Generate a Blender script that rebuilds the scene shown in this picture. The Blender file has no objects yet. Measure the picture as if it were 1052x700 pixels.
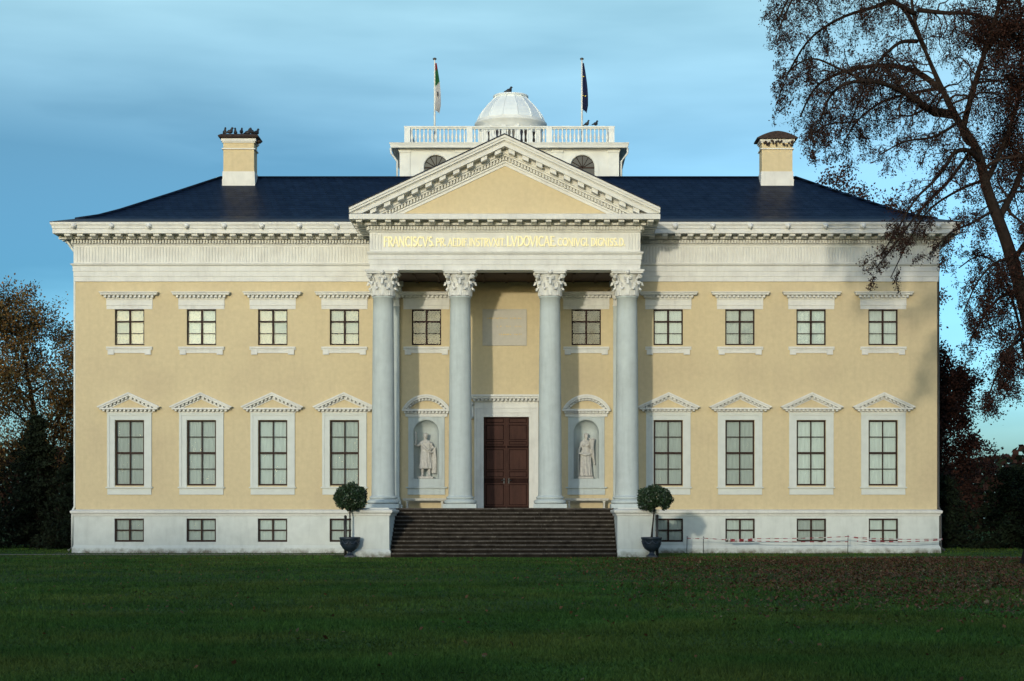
import bpy, math, random
import numpy as np
from mathutils import Vector, Matrix
S = bpy.context.scene
COL = S.collection
R = math.radians
# ------------------------------------------------------------------ camera
CX, CY, CZ, F = 1.2, -76.0, 1.58, 1824.0     # eye; pixels per metre at 1 m for a 1052 px wide frame
cam = bpy.data.cameras.new('camera'); camo = bpy.data.objects.new('camera', cam); COL.objects.link(camo)
camo.location = (CX, CY, CZ); camo.rotation_euler = (R(90), 0, 0)
cam.sensor_width = 36; cam.lens = F/1052*36
cam.shift_x = -23/1052; cam.shift_y = 180.5/1052
cam.clip_end = 3000
S.camera = camo
# ------------------------------------------------------------------ light
SUN_EL, SUN_AZ = R(7.5), R(14.5)              # azimuth: to the left of straight behind the camera
sd = Vector((-math.sin(SUN_AZ)*math.cos(SUN_EL), -math.cos(SUN_AZ)*math.cos(SUN_EL), math.sin(SUN_EL)))
sl = bpy.data.lights.new('sun', 'SUN'); sl.energy = 2.0; sl.angle = R(1.5); sl.color = (1, .91, .73)
slo = bpy.data.objects.new('sun', sl); COL.objects.link(slo)
slo.rotation_euler = sd.to_track_quat('Z', 'Y').to_euler(); slo.location = (0, -60, 60)
W = bpy.data.worlds.new('World'); S.world = W; W.use_nodes = True
nt = W.node_tree; N = nt.nodes; L = nt.links; N.clear()
wo = N.new('ShaderNodeOutputWorld'); bg = N.new('ShaderNodeBackground'); bg.inputs[1].default_value = 0.15
sky = N.new('ShaderNodeTexSky'); sky.sky_type = 'NISHITA'; sky.sun_disc = False
sky.sun_elevation = SUN_EL; sky.sun_rotation = math.atan2(sd.x, sd.y)
sky.altitude = 60; sky.air_density = 1.0; sky.dust_density = 2.6; sky.ozone_density = 2.0
tc = N.new('ShaderNodeTexCoord')
def wn(kind, **kw):
    n = N.new(kind)
    for k, v in kw.items(): setattr(n, k, v)
    return n
mp = wn('ShaderNodeMapping'); mp.inputs['Scale'].default_value = (1.6, 1.6, 9.0); mp.inputs['Rotation'].default_value = (0, R(-4), 0)
ns = wn('ShaderNodeTexNoise'); ns.inputs['Scale'].default_value = 1.5; ns.inputs['Detail'].default_value = 5; ns.inputs['Roughness'].default_value = .5
cr = wn('ShaderNodeValToRGB'); cr.color_ramp.elements[0].position = .14; cr.color_ramp.elements[1].position = .50
cr.color_ramp.elements[0].color = (0, 0, 0, 1); cr.color_ramp.elements[1].color = (1, 1, 1, 1)
L.new(tc.outputs['Generated'], mp.inputs[0]); L.new(mp.outputs[0], ns.inputs[0]); L.new(ns.outputs[0], cr.inputs[0])
tint = wn('ShaderNodeMix', data_type='RGBA', blend_type='MULTIPLY'); tint.inputs[0].default_value = 1
# cooler towards the horizon
sxy = wn('ShaderNodeSeparateXYZ'); L.new(tc.outputs['Generated'], sxy.inputs[0])
tr_ = wn('ShaderNodeValToRGB'); e_ = tr_.color_ramp.elements; e_[0].position = 0; e_[0].color = (1.6, 3.0, 5.4, 1); e_[1].position = .34; e_[1].color = (3.6, 3.4, 2.6, 1); q_ = e_.new(.12); q_.color = (1.2, 2.1, 3.0, 1); q_ = e_.new(.62); q_.color = (1.7, 2.1, 2.3, 1); q_ = e_.new(.22); q_.color = (1.75, 2.1, 2.25, 1); L.new(sxy.outputs[2], tr_.inputs[0]); 
sw_ = wn('ShaderNodeMapRange'); sw_.inputs[1].default_value = -.35; sw_.inputs[2].default_value = .25; L.new(sxy.outputs[1], sw_.inputs[0])
tm_ = wn('ShaderNodeMix', data_type='RGBA'); tm_.inputs[6].default_value = (1.72, 2.15, 2.7, 1); L.new(sw_.outputs[0], tm_.inputs[0]); L.new(tr_.outputs[0], tm_.inputs[7]); L.new(tm_.outputs[2], tint.inputs[7])
L.new(sky.outputs[0], tint.inputs[6])
# thin cloud sheets: darker grey-blue veils and brighter ones
ck = wn('ShaderNodeMix', data_type='RGBA', blend_type='MIX')
dk = wn('ShaderNodeMix', data_type='RGBA', blend_type='MULTIPLY'); dk.inputs[0].default_value = 1; dk.inputs[7].default_value = (.46, .57, .61, 1)
br = wn('ShaderNodeMix', data_type='RGBA', blend_type='MULTIPLY'); br.inputs[0].default_value = 1; br.inputs[7].default_value = (1.10, 1.07, 1.02, 1)
L.new(tint.outputs[2], dk.inputs[6]); L.new(tint.outputs[2], br.inputs[6])
# a soft darker bank of cloud low in the north-west
mb_ = wn('ShaderNodeMapping'); mb_.inputs['Location'].default_value = (.62, 0, -1.95); mb_.inputs['Scale'].default_value = (2.0, 0, 11.5); L.new(tc.outputs['Generated'], mb_.inputs[0])
gs = wn('ShaderNodeTexGradient', gradient_type='SPHERICAL'); L.new(mb_.outputs[0], gs.inputs[0])
sb_ = wn('ShaderNodeMath', operation='MULTIPLY_ADD', use_clamp=True); sb_.inputs[1].default_value = -1.5; L.new(gs.outputs[1], sb_.inputs[0]); L.new(cr.outputs[0], sb_.inputs[2])
L.new(sb_.outputs[0], ck.inputs[0]); L.new(dk.outputs[2], ck.inputs[6]); L.new(br.outputs[2], ck.inputs[7])
L.new(ck.outputs[2], bg.inputs[0]); L.new(bg.outputs[0], wo.inputs[0])
S.view_settings.view_transform = 'Standard'; S.view_settings.look = 'None'; S.view_settings.gamma = 1
S.view_settings.exposure = -0.25
S.render.engine = 'CYCLES'
# ------------------------------------------------------------------ materials
def mat(name, base, rough=.8, var=.12, scale=3., bump=.0, bscale=60., spec=.5, island=0., metallic=0., col2=None, c2scale=.6, c2lo=.5, c2hi=.7, trans=0., stretch=None):
    m = bpy.data.materials.new(name); m.use_nodes = True
    n = m.node_tree.nodes; l = m.node_tree.links
    p = n['Principled BSDF']; p.inputs['Roughness'].default_value = rough; p.inputs['Metallic'].default_value = metallic
    p.inputs['Specular IOR Level'].default_value = spec
    g = n.new('ShaderNodeNewGeometry')
    src = g.outputs['Position']
    if stretch:
        mpn = n.new('ShaderNodeMapping'); mpn.inputs['Scale'].default_value = stretch; l.new(src, mpn.inputs[0]); src = mpn.outputs[0]
    c = n.new('ShaderNodeRGB'); c.outputs[0].default_value = (*base, 1); cur = c.outputs[0]
    if col2:
        t = n.new('ShaderNodeTexNoise'); t.inputs['Scale'].default_value = c2scale; t.inputs['Detail'].default_value = 6; l.new(src, t.inputs[0])
        rp = n.new('ShaderNodeMapRange'); rp.inputs[1].default_value = c2lo; rp.inputs[2].default_value = c2hi; l.new(t.outputs[0], rp.inputs[0])
        mx = n.new('ShaderNodeMix'); mx.data_type = 'RGBA'; l.new(rp.outputs[0], mx.inputs[0]); l.new(cur, mx.inputs[6]); mx.inputs[7].default_value = (*col2, 1); cur = mx.outputs[2]
    if var:
        t = n.new('ShaderNodeTexNoise'); t.inputs['Scale'].default_value = scale; t.inputs['Detail'].default_value = 7; t.inputs['Roughness'].default_value = .6; l.new(src, t.inputs[0])
        rp = n.new('ShaderNodeMapRange'); rp.inputs[1].default_value = .3; rp.inputs[2].default_value = .7; rp.inputs[3].default_value = 1-var; rp.inputs[4].default_value = 1+var; l.new(t.outputs[0], rp.inputs[0])
        mx = n.new('ShaderNodeMix'); mx.data_type = 'RGBA'; mx.blend_type = 'MULTIPLY'; mx.inputs[0].default_value = 1; l.new(cur, mx.inputs[6]); l.new(rp.outputs[0], mx.inputs[7]); cur = mx.outputs[2]
    if island:
        rp = n.new('ShaderNodeMapRange'); rp.inputs[3].default_value = 1-island; rp.inputs[4].default_value = 1+island; l.new(g.outputs['Random Per Island'], rp.inputs[0])
        mx = n.new('ShaderNodeMix'); mx.data_type = 'RGBA'; mx.blend_type = 'MULTIPLY'; mx.inputs[0].default_value = 1; l.new(cur, mx.inputs[6]); l.new(rp.outputs[0], mx.inputs[7]); cur = mx.outputs[2]
    l.new(cur, p.inputs['Base Color'])
    if bump:
        t = n.new('ShaderNodeTexNoise'); t.inputs['Scale'].default_value = bscale; t.inputs['Detail'].default_value = 4; l.new(src, t.inputs[0])
        b = n.new('ShaderNodeBump'); b.inputs['Strength'].default_value = 1; b.inputs['Distance'].default_value = bump; l.new(t.outputs[0], b.inputs['Height']); l.new(b.outputs[0], p.inputs['Normal'])
    m['p'] = 1
    return m
def zstain(m, z0, z1, colr, thr=.5, scale=2.5):
    """irregular splash dirt between heights z0 (full) and z1 (none)"""
    n = m.node_tree.nodes; l = m.node_tree.links; p = n['Principled BSDF']; old = p.inputs['Base Color'].links[0].from_socket
    g = n.new('ShaderNodeNewGeometry'); sx = n.new('ShaderNodeSeparateXYZ'); l.new(g.outputs['Position'], sx.inputs[0])
    rp = n.new('ShaderNodeMapRange'); rp.inputs[1].default_value = z1; rp.inputs[2].default_value = z0; l.new(sx.outputs[2], rp.inputs[0])
    t = n.new('ShaderNodeTexNoise'); t.inputs['Scale'].default_value = scale; t.inputs['Detail'].default_value = 8; t.inputs['Roughness'].default_value = .7; l.new(g.outputs['Position'], t.inputs[0])
    a = n.new('ShaderNodeMath'); a.operation = 'MULTIPLY'; l.new(rp.outputs[0], a.inputs[0]); l.new(t.outputs[0], a.inputs[1])
    r2 = n.new('ShaderNodeMapRange'); r2.inputs[1].default_value = thr*.55; r2.inputs[2].default_value = thr; l.new(a.outputs[0], r2.inputs[0])
    mx = n.new('ShaderNodeMix'); mx.data_type = 'RGBA'; l.new(r2.outputs[0], mx.inputs[0]); l.new(old, mx.inputs[6]); mx.inputs[7].default_value = (*colr, 1); l.new(mx.outputs[2], p.inputs['Base Color'])
M = {}
M['yellow'] = mat('yellow stucco', (.59, .488, .305), .9, .06, 5, .003, 45, spec=.2, col2=(.54, .44, .28), c2scale=.35)
def streaks(m, amt, sc=(5, 5, .35)):
    # rain-wash streaks running down the surface
    n = m.node_tree.nodes; l = m.node_tree.links; p = n['Principled BSDF']; old = p.inputs['Base Color'].links[0].from_socket
    g = n.new('ShaderNodeNewGeometry'); q = n.new('ShaderNodeMapping'); q.inputs['Scale'].default_value = sc; l.new(g.outputs['Position'], q.inputs[0])
    t = n.new('ShaderNodeTexNoise'); t.inputs['Scale'].default_value = 1; t.inputs['Detail'].default_value = 8; t.inputs['Roughness'].default_value = .65; l.new(q.outputs[0], t.inputs[0])
    r = n.new('ShaderNodeMapRange'); r.inputs[1].default_value = .50; r.inputs[2].default_value = .72; r.inputs[3].default_value = 1.0; r.inputs[4].default_value = 1-amt; l.new(t.outputs[0], r.inputs[0])
    x = n.new('ShaderNodeMix'); x.data_type = 'RGBA'; x.blend_type = 'MULTIPLY'; x.inputs[0].default_value = 1; l.new(old, x.inputs[6]); l.new(r.outputs[0], x.inputs[7]); l.new(x.outputs[2], p.inputs['Base Color'])
streaks(M['yellow'], .05)
M['cream'] = mat('cream stone paint', (.68, .675, .635), .8, .06, 2.0, .003, 30, spec=.3, col2=(.62, .61, .575), c2scale=1.2)
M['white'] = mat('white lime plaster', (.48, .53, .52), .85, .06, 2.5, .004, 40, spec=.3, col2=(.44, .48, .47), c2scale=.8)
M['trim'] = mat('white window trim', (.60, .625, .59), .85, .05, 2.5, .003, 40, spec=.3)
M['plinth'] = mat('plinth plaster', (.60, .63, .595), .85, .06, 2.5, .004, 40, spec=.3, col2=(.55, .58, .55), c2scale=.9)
streaks(M['cream'], .10, (7, 7, 1.2)); streaks(M['white'], .12, (6, 6, .5)); streaks(M['plinth'], .12, (4, 4, .6))
zstain(M['plinth'], 0.0, .55, (.16, .14, .10), .56, 3)
M['ceiling'] = mat('dark ceiling boards', (.06, .036, .022), .9, .2, 4)
M['frame'] = mat('brown window paint', (.030, .014, .010), .6, .2, 6, spec=.2)
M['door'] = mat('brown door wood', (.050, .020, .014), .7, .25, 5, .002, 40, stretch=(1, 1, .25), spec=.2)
M['doordark'] = mat('door recess with painted shade', (.024, .011, .009), .8, .25, 5, spec=.1)  # shade of the sunk panels, painted in as a darker brown
M['iron'] = mat('black iron', (.02, .02, .02), .5, .2, 8)
M['curtain'] = mat('white blind', (.60, .66, .67), .9, .08, 3, .01, 5, spec=.1, stretch=(6, 6, .5))
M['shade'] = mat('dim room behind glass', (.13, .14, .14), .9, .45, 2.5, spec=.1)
n = M['curtain'].node_tree.nodes; l = M['curtain'].node_tree.links; p = n['Principled BSDF']; old = p.inputs['Base Color'].links[0].from_socket
oi = n.new('ShaderNodeObjectInfo'); r = n.new('ShaderNodeMapRange'); r.inputs[3].default_value = .70; r.inputs[4].default_value = 1.12; l.new(oi.outputs['Random'], r.inputs[0])
x = n.new('ShaderNodeMix'); x.data_type = 'RGBA'; x.blend_type = 'MULTIPLY'; x.inputs[0].default_value = 1; l.new(old, x.inputs[6]); l.new(r.outputs[0], x.inputs[7]); l.new(x.outputs[2], p.inputs['Base Color'])
M['marble'] = mat('weathered marble', (.50, .48, .44), .7, .16, 9, .004, 60, spec=.3)
M['bench'] = mat('pale sandstone', (.50, .48, .42), .8, .15, 6, .003, 50)
M['steps'] = mat('dark weathered sandstone', (.078, .068, .058), .95, .45, 3, .006, 30, col2=(.16, .145, .12), c2scale=11, c2lo=.56, c2hi=.70, spec=.1)
M['riser'] = mat('riser with painted nosing shade', (.022, .018, .014), .95, .5, 3, .006, 30, spec=.1)  # shadow under the nosings, painted into the risers as a darker colour
M['lead'] = mat('dark lead gutter', (.035, .038, .045), .6, .3, 3)
M['floor'] = mat('portico paving', (.12, .10, .085), .9, .3, 3)
M['gold'] = mat('gilt', (1.0, .90, .52), .5, .08, 20, metallic=.0)
M['tarnish'] = mat('tarnished gilt', (.62, .46, .18), .6, .3, 30)
M['tablet'] = mat('buff marble slab', (.44, .41, .35), .6, .06, 5)
M['urn'] = mat('dark blue cast iron', (.014, .024, .038), .5, .3, 12, .004, 40)
M['bark'] = mat('dark bark', (.022, .016, .013), .95, .4, 8, .01, 30, spec=.1)
M['barkthin'] = mat('dark twig bark', (.032, .022, .018), .95, .2, 8, spec=.1)
M['leafred'] = mat('russet leaf', (.042, .017, .012), .85, .0, 8, spec=.1, island=.6)
M['leafdark'] = mat('withered brown leaf', (.026, .013, .010), .85, .0, 8, spec=.1, island=.5)
M['leaforange'] = mat('orange brown leaf', (.15, .080, .026), .8, .3, .5, spec=.15, island=.5)
M['leafolive'] = mat('olive brown leaf', (.085, .065, .024), .8, .3, .5, spec=.15, island=.5)
M['yew'] = mat('dark evergreen', (.010, .017, .009), .85, .3, .6, spec=.1, island=.5)
M['conifer'] = mat('dark conifer green', (.015, .022, .012), .85, .3, .6, spec=.1, island=.5)
M['bay'] = mat('bay leaf green', (.020, .042, .016), .45, .2, 6, island=.5)
M['pipe'] = mat('zinc pipe', (.30, .31, .31), .5, .2, 6)
M['darkpipe'] = mat('dark downpipe', (.06, .055, .05), .5, .2, 6)
M['dome'] = mat('dome white paint', (.72, .77, .78), .35, .05, 4, spec=.5)
M['belv'] = mat('belvedere white paint', (.68, .70, .68), .75, .10, 3, .003, 30, col2=(.58, .59, .57), c2scale=1.5)
M['capiron'] = mat('sooty chimney hood', (.035, .022, .018), .9, .5, 8, .01, 20)
M['bird'] = mat('black plumage', (.012, .013, .018), .6, .2, 20)
M['fred'] = mat('red cloth', (.30, .02, .03), .8, .1); M['fgreen'] = mat('green cloth', (.02, .14, .05), .8, .1)
M['fwhite'] = mat('white cloth', (.55, .56, .58), .8, .1); M['fblue'] = mat('navy cloth', (.008, .018, .085), .8, .1); M['fstar'] = mat('star yellow', (.75, .6, .08), .7, 0)
M['blade'] = mat('grass blade', (.052, .112, .020), .8, .35, .35, spec=.1, island=.45, col2=(.085, .115, .022), c2scale=.25, c2lo=.42, c2hi=.66)
M['fallen'] = mat('fallen leaf', (.135, .056, .025), .8, 0, 3, spec=.2, island=.6)
M['fallen2'] = mat('pale fallen leaf', (.20, .14, .07), .8, 0, 3, spec=.2, island=.5)
M['path'] = mat('sand path', (.20, .165, .12), .95, .2, 3, .004, 30)
M['gravel'] = mat('grey gravel', (.15, .14, .12), .95, .35, 12, .01, 40)
# slate roof
m = mat('blue slate', (.020, .026, .038), .42, .0, spec=.5); M['slate'] = m
n = m.node_tree.nodes; l = m.node_tree.links; p = n['Principled BSDF']
g = n.new('ShaderNodeNewGeometry'); sx = n.new('ShaderNodeSeparateXYZ'); l.new(g.outputs['Position'], sx.inputs[0])
cb = n.new('ShaderNodeCombineXYZ'); ad = n.new('ShaderNodeMath'); ad.operation = 'ADD'; l.new(sx.outputs[0], ad.inputs[0]); l.new(sx.outputs[1], ad.inputs[1]); l.new(ad.outputs[0], cb.inputs[0]); l.new(sx.outputs[2], cb.inputs[1])
p.inputs['IOR'].default_value = 1.22; bk = n.new('ShaderNodeTexBrick'); bk.inputs['Scale'].default_value = 1; bk.inputs['Brick Width'].default_value = .34; bk.inputs['Row Height'].default_value = .14
bk.inputs['Mortar Size'].default_value = .012; bk.inputs['Mortar Smooth'].default_value = .2; bk.inputs['Color1'].default_value = (.003, .009, .026, 1); bk.inputs['Color2'].default_value = (.007, .016, .040, 1); bk.inputs['Mortar'].default_value = (.0, .001, .003, 1)
l.new(cb.outputs[0], bk.inputs[0]); l.new(bk.outputs[0], p.inputs['Base Color'])
bp = n.new('ShaderNodeBump'); bp.inputs['Distance'].default_value = .012; bp.invert = True; l.new(bk.outputs['Fac'], bp.inputs['Height']); l.new(bp.outputs[0], p.inputs['Normal'])
tn = n.new('ShaderNodeTexNoise'); tn.inputs['Scale'].default_value = 2.2; tn.inputs['Detail'].default_value = 6; l.new(g.outputs['Position'], tn.inputs[0])
mr = n.new('ShaderNodeMapRange'); mr.inputs[1].default_value = .35; mr.inputs[2].default_value = .65; mr.inputs[3].default_value = .42; mr.inputs[4].default_value = .52; l.new(tn.outputs[0], mr.inputs[0]); l.new(mr.outputs[0], p.inputs['Roughness'])
# glass
m = bpy.data.materials.new('window glass'); m.use_nodes = True; M['glass'] = m
n = m.node_tree.nodes; l = m.node_tree.links; n.clear()
o = n.new('ShaderNodeOutputMaterial'); mx = n.new('ShaderNodeMixShader'); tr = n.new('ShaderNodeBsdfTransparent'); gl = n.new('ShaderNodeBsdfGlossy'); gl.inputs['Roughness'].default_value = .015
tr.inputs[0].default_value = (.86, .9, .88, 1); fr = n.new('ShaderNodeFresnel'); fr.inputs[0].default_value = 1.5
g = n.new('ShaderNodeNewGeometry'); t = n.new('ShaderNodeTexNoise'); t.inputs['Scale'].default_value = 2.2; t.inputs['Detail'].default_value = 2; l.new(g.outputs['Position'], t.inputs[0])
b = n.new('ShaderNodeBump'); b.inputs['Distance'].default_value = .0025; l.new(t.outputs[0], b.inputs['Height']); l.new(b.outputs[0], gl.inputs['Normal'])
l.new(fr.outputs[0], mx.inputs[0]); l.new(tr.outputs[0], mx.inputs[1]); l.new(gl.outputs[0], mx.inputs[2]); l.new(mx.outputs[0], o.inputs[0])
M['darkglass'] = mat('dark window', (.03, .022, .02), .12, .1, 3)
# barrier tape: red and white bars along the strip
m = bpy.data.materials.new('barrier tape'); m.use_nodes = True; M['tape'] = m
n = m.node_tree.nodes; l = m.node_tree.links; p = n['Principled BSDF']; p.inputs['Roughness'].default_value = .4
g = n.new('ShaderNodeNewGeometry'); sx = n.new('ShaderNodeSeparateXYZ'); l.new(g.outputs['Position'], sx.inputs[0])
a = n.new('ShaderNodeMath'); a.operation = 'MULTIPLY'; a.inputs[1].default_value = 2.7; l.new(sx.outputs[0], a.inputs[0])
b = n.new('ShaderNodeMath'); b.operation = 'FRACT'; l.new(a.outputs[0], b.inputs[0]); c = n.new('ShaderNodeMath'); c.operation = 'GREATER_THAN'; c.inputs[1].default_value = .5; l.new(b.outputs[0], c.inputs[0])
mx = n.new('ShaderNodeMix'); mx.data_type = 'RGBA'; l.new(c.outputs[0], mx.inputs[0]); mx.inputs[6].default_value = (.55, .53, .52, 1); mx.inputs[7].default_value = (.27, .04, .05, 1); l.new(mx.outputs[2], p.inputs['Base Color'])
# lawn soil / turf with leaf-litter zone under the right-hand tree
m = bpy.data.materials.new('turf'); m.use_nodes = True; M['turf'] = m
n = m.node_tree.nodes; l = m.node_tree.links; p = n['Principled BSDF']; p.inputs['Roughness'].default_value = .95; p.inputs['Specular IOR Level'].default_value = .1
g = n.new('ShaderNodeNewGeometry')
def noise(sc, det, ro=.6):
    t = n.new('ShaderNodeTexNoise'); t.inputs['Scale'].default_value = sc; t.inputs['Detail'].default_value = det; t.inputs['Roughness'].default_value = ro; l.new(g.outputs['Position'], t.inputs[0]); return t
t1 = noise(.25, 8, .65); t2 = noise(14, 4)
rp = n.new('ShaderNodeValToRGB'); rp.color_ramp.elements[0].position = .3; rp.color_ramp.elements[1].position = .7; rp.color_ramp.elements[0].color = (.024, .058, .011, 1); rp.color_ramp.elements[1].color = (.058, .100, .016, 1); l.new(t1.outputs[0], rp.inputs[0])
mr = n.new('ShaderNodeMapRange'); mr.inputs[1].default_value = .3; mr.inputs[2].default_value = .7; mr.inputs[3].default_value = .55; mr.inputs[4].default_value = 1.35; l.new(t2.outputs[0], mr.inputs[0])
mm = n.new('ShaderNodeMix'); mm.data_type = 'RGBA'; mm.blend_type = 'MULTIPLY'; mm.inputs[0].default_value = 1; l.new(rp.outputs[0], mm.inputs[6]); l.new(mr.outputs[0], mm.inputs[7])
sx = n.new('ShaderNodeSeparateXYZ'); l.new(g.outputs['Position'], sx.inputs[0])
def mrange(src, a, b, c=0., d=1.):
    r = n.new('ShaderNodeMapRange'); r.interpolation_type = 'SMOOTHSTEP'; r.inputs[1].default_value = a; r.inputs[2].default_value = b; r.inputs[3].default_value = c; r.inputs[4].default_value = d; l.new(src, r.inputs[0]); return r.outputs[0]
def mul(a, b):
    r = n.new('ShaderNodeMath'); r.operation = 'MULTIPLY'; l.new(a, r.inputs[0]); l.new(b, r.inputs[1]); return r.outputs[0]
k = mul(mul(mrange(sx.outputs[0], 2, 11), mrange(sx.outputs[1], -50, -34)), mrange(sx.outputs[1], -7, -12))
k = mul(k, mrange(t1.outputs[0], .25, .6, .45, 1.)); t3 = noise(6, 6); k = mul(k, mrange(t3.outputs[0], .35, .6))
mz = n.new('ShaderNodeMix'); mz.data_type = 'RGBA'; l.new(k, mz.inputs[0]); l.new(mm.outputs[2], mz.inputs[6]); mz.inputs[7].default_value = (.10, .045, .022, 1)
l.new(mz.outputs[2], p.inputs['Base Color'])
bb = n.new('ShaderNodeBump'); bb.inputs['Distance'].default_value = .05; l.new(t2.outputs[0], bb.inputs['Height']); l.new(bb.outputs[0], p.inputs['Normal'])

# ------------------------------------------------------------------ mesh helpers
class MB:
    def __init__(s): s.v = []; s.f = []; s.m = []; s.s = []
    def add(s, vs, fs, mi=0, sm=False):
        o = len(s.v); s.v += [tuple(v) for v in vs]
        for f in fs: s.f.append(tuple(o+i for i in f)); s.m.append(mi); s.s.append(sm)
        return s
    def box(s, x0, x1, y0, y1, z0, z1, mi=0):
        if x0 > x1: x0, x1 = x1, x0
        if y0 > y1: y0, y1 = y1, y0
        return s.add([(x0,y0,z0),(x1,y0,z0),(x1,y1,z0),(x0,y1,z0),(x0,y0,z1),(x1,y0,z1),(x1,y1,z1),(x0,y1,z1)],
              [(0,3,2,1),(4,5,6,7),(0,1,5,4),(1,2,6,5),(2,3,7,6),(3,0,4,7)], mi)
    def prism(s, pts, y0, y1, mi=0, sm=False):
        """polygon given as (x, z), extruded from y0 to y1"""
        k = len(pts); vs = [(x, y0, z) for x, z in pts] + [(x, y1, z) for x, z in pts]
        fs = [tuple(range(k)), tuple(range(2*k-1, k-1, -1))]
        s.add(vs, fs, mi); o = len(s.v)-2*k
        for i in range(k):
            j = (i+1) % k; s.f.append((o+i, o+k+i, o+k+j, o+j)); s.m.append(mi); s.s.append(sm)
        return s
    def lathe(s, prof, n=24, cx=0, cy=0, mi=0, sm=True, mod=None, sx=1, sy=1):
        vs = []
        for r, z in prof:
            for i in range(n):
                a = 2*math.pi*i/n; q = r*(mod(a, z) if mod else 1); vs.append((cx+q*math.cos(a)*sx, cy+q*math.sin(a)*sy, z))
        fs = []
        for j in range(len(prof)-1):
            for i in range(n):
                k = (i+1) % n; fs.append((j*n+i, j*n+k, (j+1)*n+k, (j+1)*n+i))
        s.add(vs, fs, mi, sm)
        s.add([v for v in vs[:n]], [tuple(range(n-1, -1, -1))], mi); s.add([v for v in vs[-n:]], [tuple(range(n))], mi)
        return s
    def tube(s, pts, rad, n=6, mi=0, sm=True):
        pts = [Vector(p) for p in pts]; rr = rad if hasattr(rad, '__len__') else [rad]*len(pts)
        vs = []; up = Vector((.3, .2, 1)).normalized()
        for i, p in enumerate(pts):
            d = (pts[min(i+1, len(pts)-1)] - pts[max(i-1, 0)]).normalized()
            a = d.cross(up)
            if a.length < 1e-3: a = d.cross(Vector((1, 0, 0)))
            a.normalize(); b = d.cross(a)
            for k in range(n):
                t = 2*math.pi*k/n; vs.append(p + (a*math.cos(t)+b*math.sin(t))*rr[i])
        fs = [(j*n+i, j*n+(i+1) % n, (j+1)*n+(i+1) % n, (j+1)*n+i) for j in range(len(pts)-1) for i in range(n)]
        fs += [tuple(range(n-1, -1, -1)), tuple(range((len(pts)-1)*n, len(pts)*n))]
        return s.add(vs, fs, mi, sm)
    def ring(s, prof, x0, x1, y0, y1, mi=0):
        """profile (out, z) swept with mitres round the rectangle, closed"""
        vs = []
        for o, z in prof: vs += [(x0-o, y0-o, z), (x1+o, y0-o, z), (x1+o, y1+o, z), (x0-o, y1+o, z)]
        fs = []
        for j in range(len(prof)-1):
            for i in range(4):
                k = (i+1) % 4; fs.append((j*4+i, j*4+k, j*4+4+k, j*4+4+i))
        return s.add(vs, fs, mi)
    def ell(s, c, r, n=12, mi=0):
        vs = []; m2 = n//2
        for j in range(m2+1):
            t = math.pi*j/m2
            for i in range(n):
                a = 2*math.pi*i/n; vs.append((c[0]+r[0]*math.sin(t)*math.cos(a), c[1]+r[1]*math.sin(t)*math.sin(a), c[2]-r[2]*math.cos(t)))
        return s.add(vs, [(j*n+i, j*n+(i+1) % n, j*n+n+(i+1) % n, j*n+n+i) for j in range(m2) for i in range(n)], mi, True)
    def mesh(s, name, mats):
        me = bpy.data.meshes.new(name); me.from_pydata(s.v, [], s.f)
        for m in (mats if isinstance(mats, (list, tuple)) else [mats]): me.materials.append(m)
        me.polygons.foreach_set('material_index', s.m); me.polygons.foreach_set('use_smooth', s.s); me.update(); return me
    def build(s, name, mats, parent=None, **kw): return link(name, s.mesh(name, mats), parent, **kw)
def link(name, me, parent=None, loc=None, rot=None, label=None):
    o = bpy.data.objects.new(name, me); COL.objects.link(o)
    if parent: o.parent = parent
    if loc: o.location = loc
    if rot: o.rotation_euler = rot
    if label: o['label'] = label
    return o
def tag(o, label=None, cat=None, group=None, kind=None):
    for k, v in (('label', label), ('category', cat), ('group', group), ('kind', kind)):
        if v: o[k] = v
    return o
def empty(name, loc=(0, 0, 0)):
    o = bpy.data.objects.new(name, None); o.empty_display_size = .3; o.location = loc; COL.objects.link(o); return o
def copy_tree(o, parent=None, loc=None):
    c = o.copy(); COL.objects.link(c); c.parent = parent
    if loc: c.location = loc
    for ch in [q for q in bpy.data.objects if q.parent == o and q != c]: copy_tree(ch, c)
    return c
def remesh(mb, name, mats, voxel, smooth=4):
    me = mb.mesh(name, mats); o = bpy.data.objects.new('tmp', me); COL.objects.link(o)
    md = o.modifiers.new('r', 'REMESH'); md.mode = 'VOXEL'; md.voxel_size = voxel; md.use_smooth_shade = True
    sm = o.modifiers.new('s', 'SMOOTH'); sm.iterations = smooth; sm.factor = .5
    dg = bpy.context.evaluated_depsgraph_get(); out = bpy.data.meshes.new_from_object(o.evaluated_get(dg)); out.name = name
    bpy.data.objects.remove(o)
    out.materials.clear(); out.materials.append(mats); out.polygons.foreach_set('use_smooth', [True]*len(out.polygons))
    return out

# ------------------------------------------------------------------ ground
g = MB(); g.add([(-900, -700, 0), (900, -700, 0), (900, 900, 0), (-900, 900, 0)], [(0, 1, 2, 3)])
tag(g.build('lawn', M['turf']), kind='structure')
g = MB()
g.add([(11.5, -8.0, .004), (70, -9.6, .004), (70, -8.5, .004), (14, -7.2, .004)], [(0, 1, 2, 3)])
g.add([(-26, -3.4, .004), (-6.2, -3.7, .004), (-6.2, -2.6, .004), (-26, -2.2, .004)], [(0, 1, 2, 3)])
g.add([(-70, -2.6, .004), (-26, -3.4, .004), (-26, -2.2, .004), (-70, -1.2, .004)], [(0, 1, 2, 3)])
tag(g.build('path', M['path']), kind='structure')
g = MB()
g.add([(-19.2, -.8, .008), (-5.95, -.8, .008), (-5.95, -.05, .008), (-19.2, -.05, .008)], [(0, 1, 2, 3)])
tag(g.build('gravel_strip', M['gravel']), kind='structure')

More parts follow.
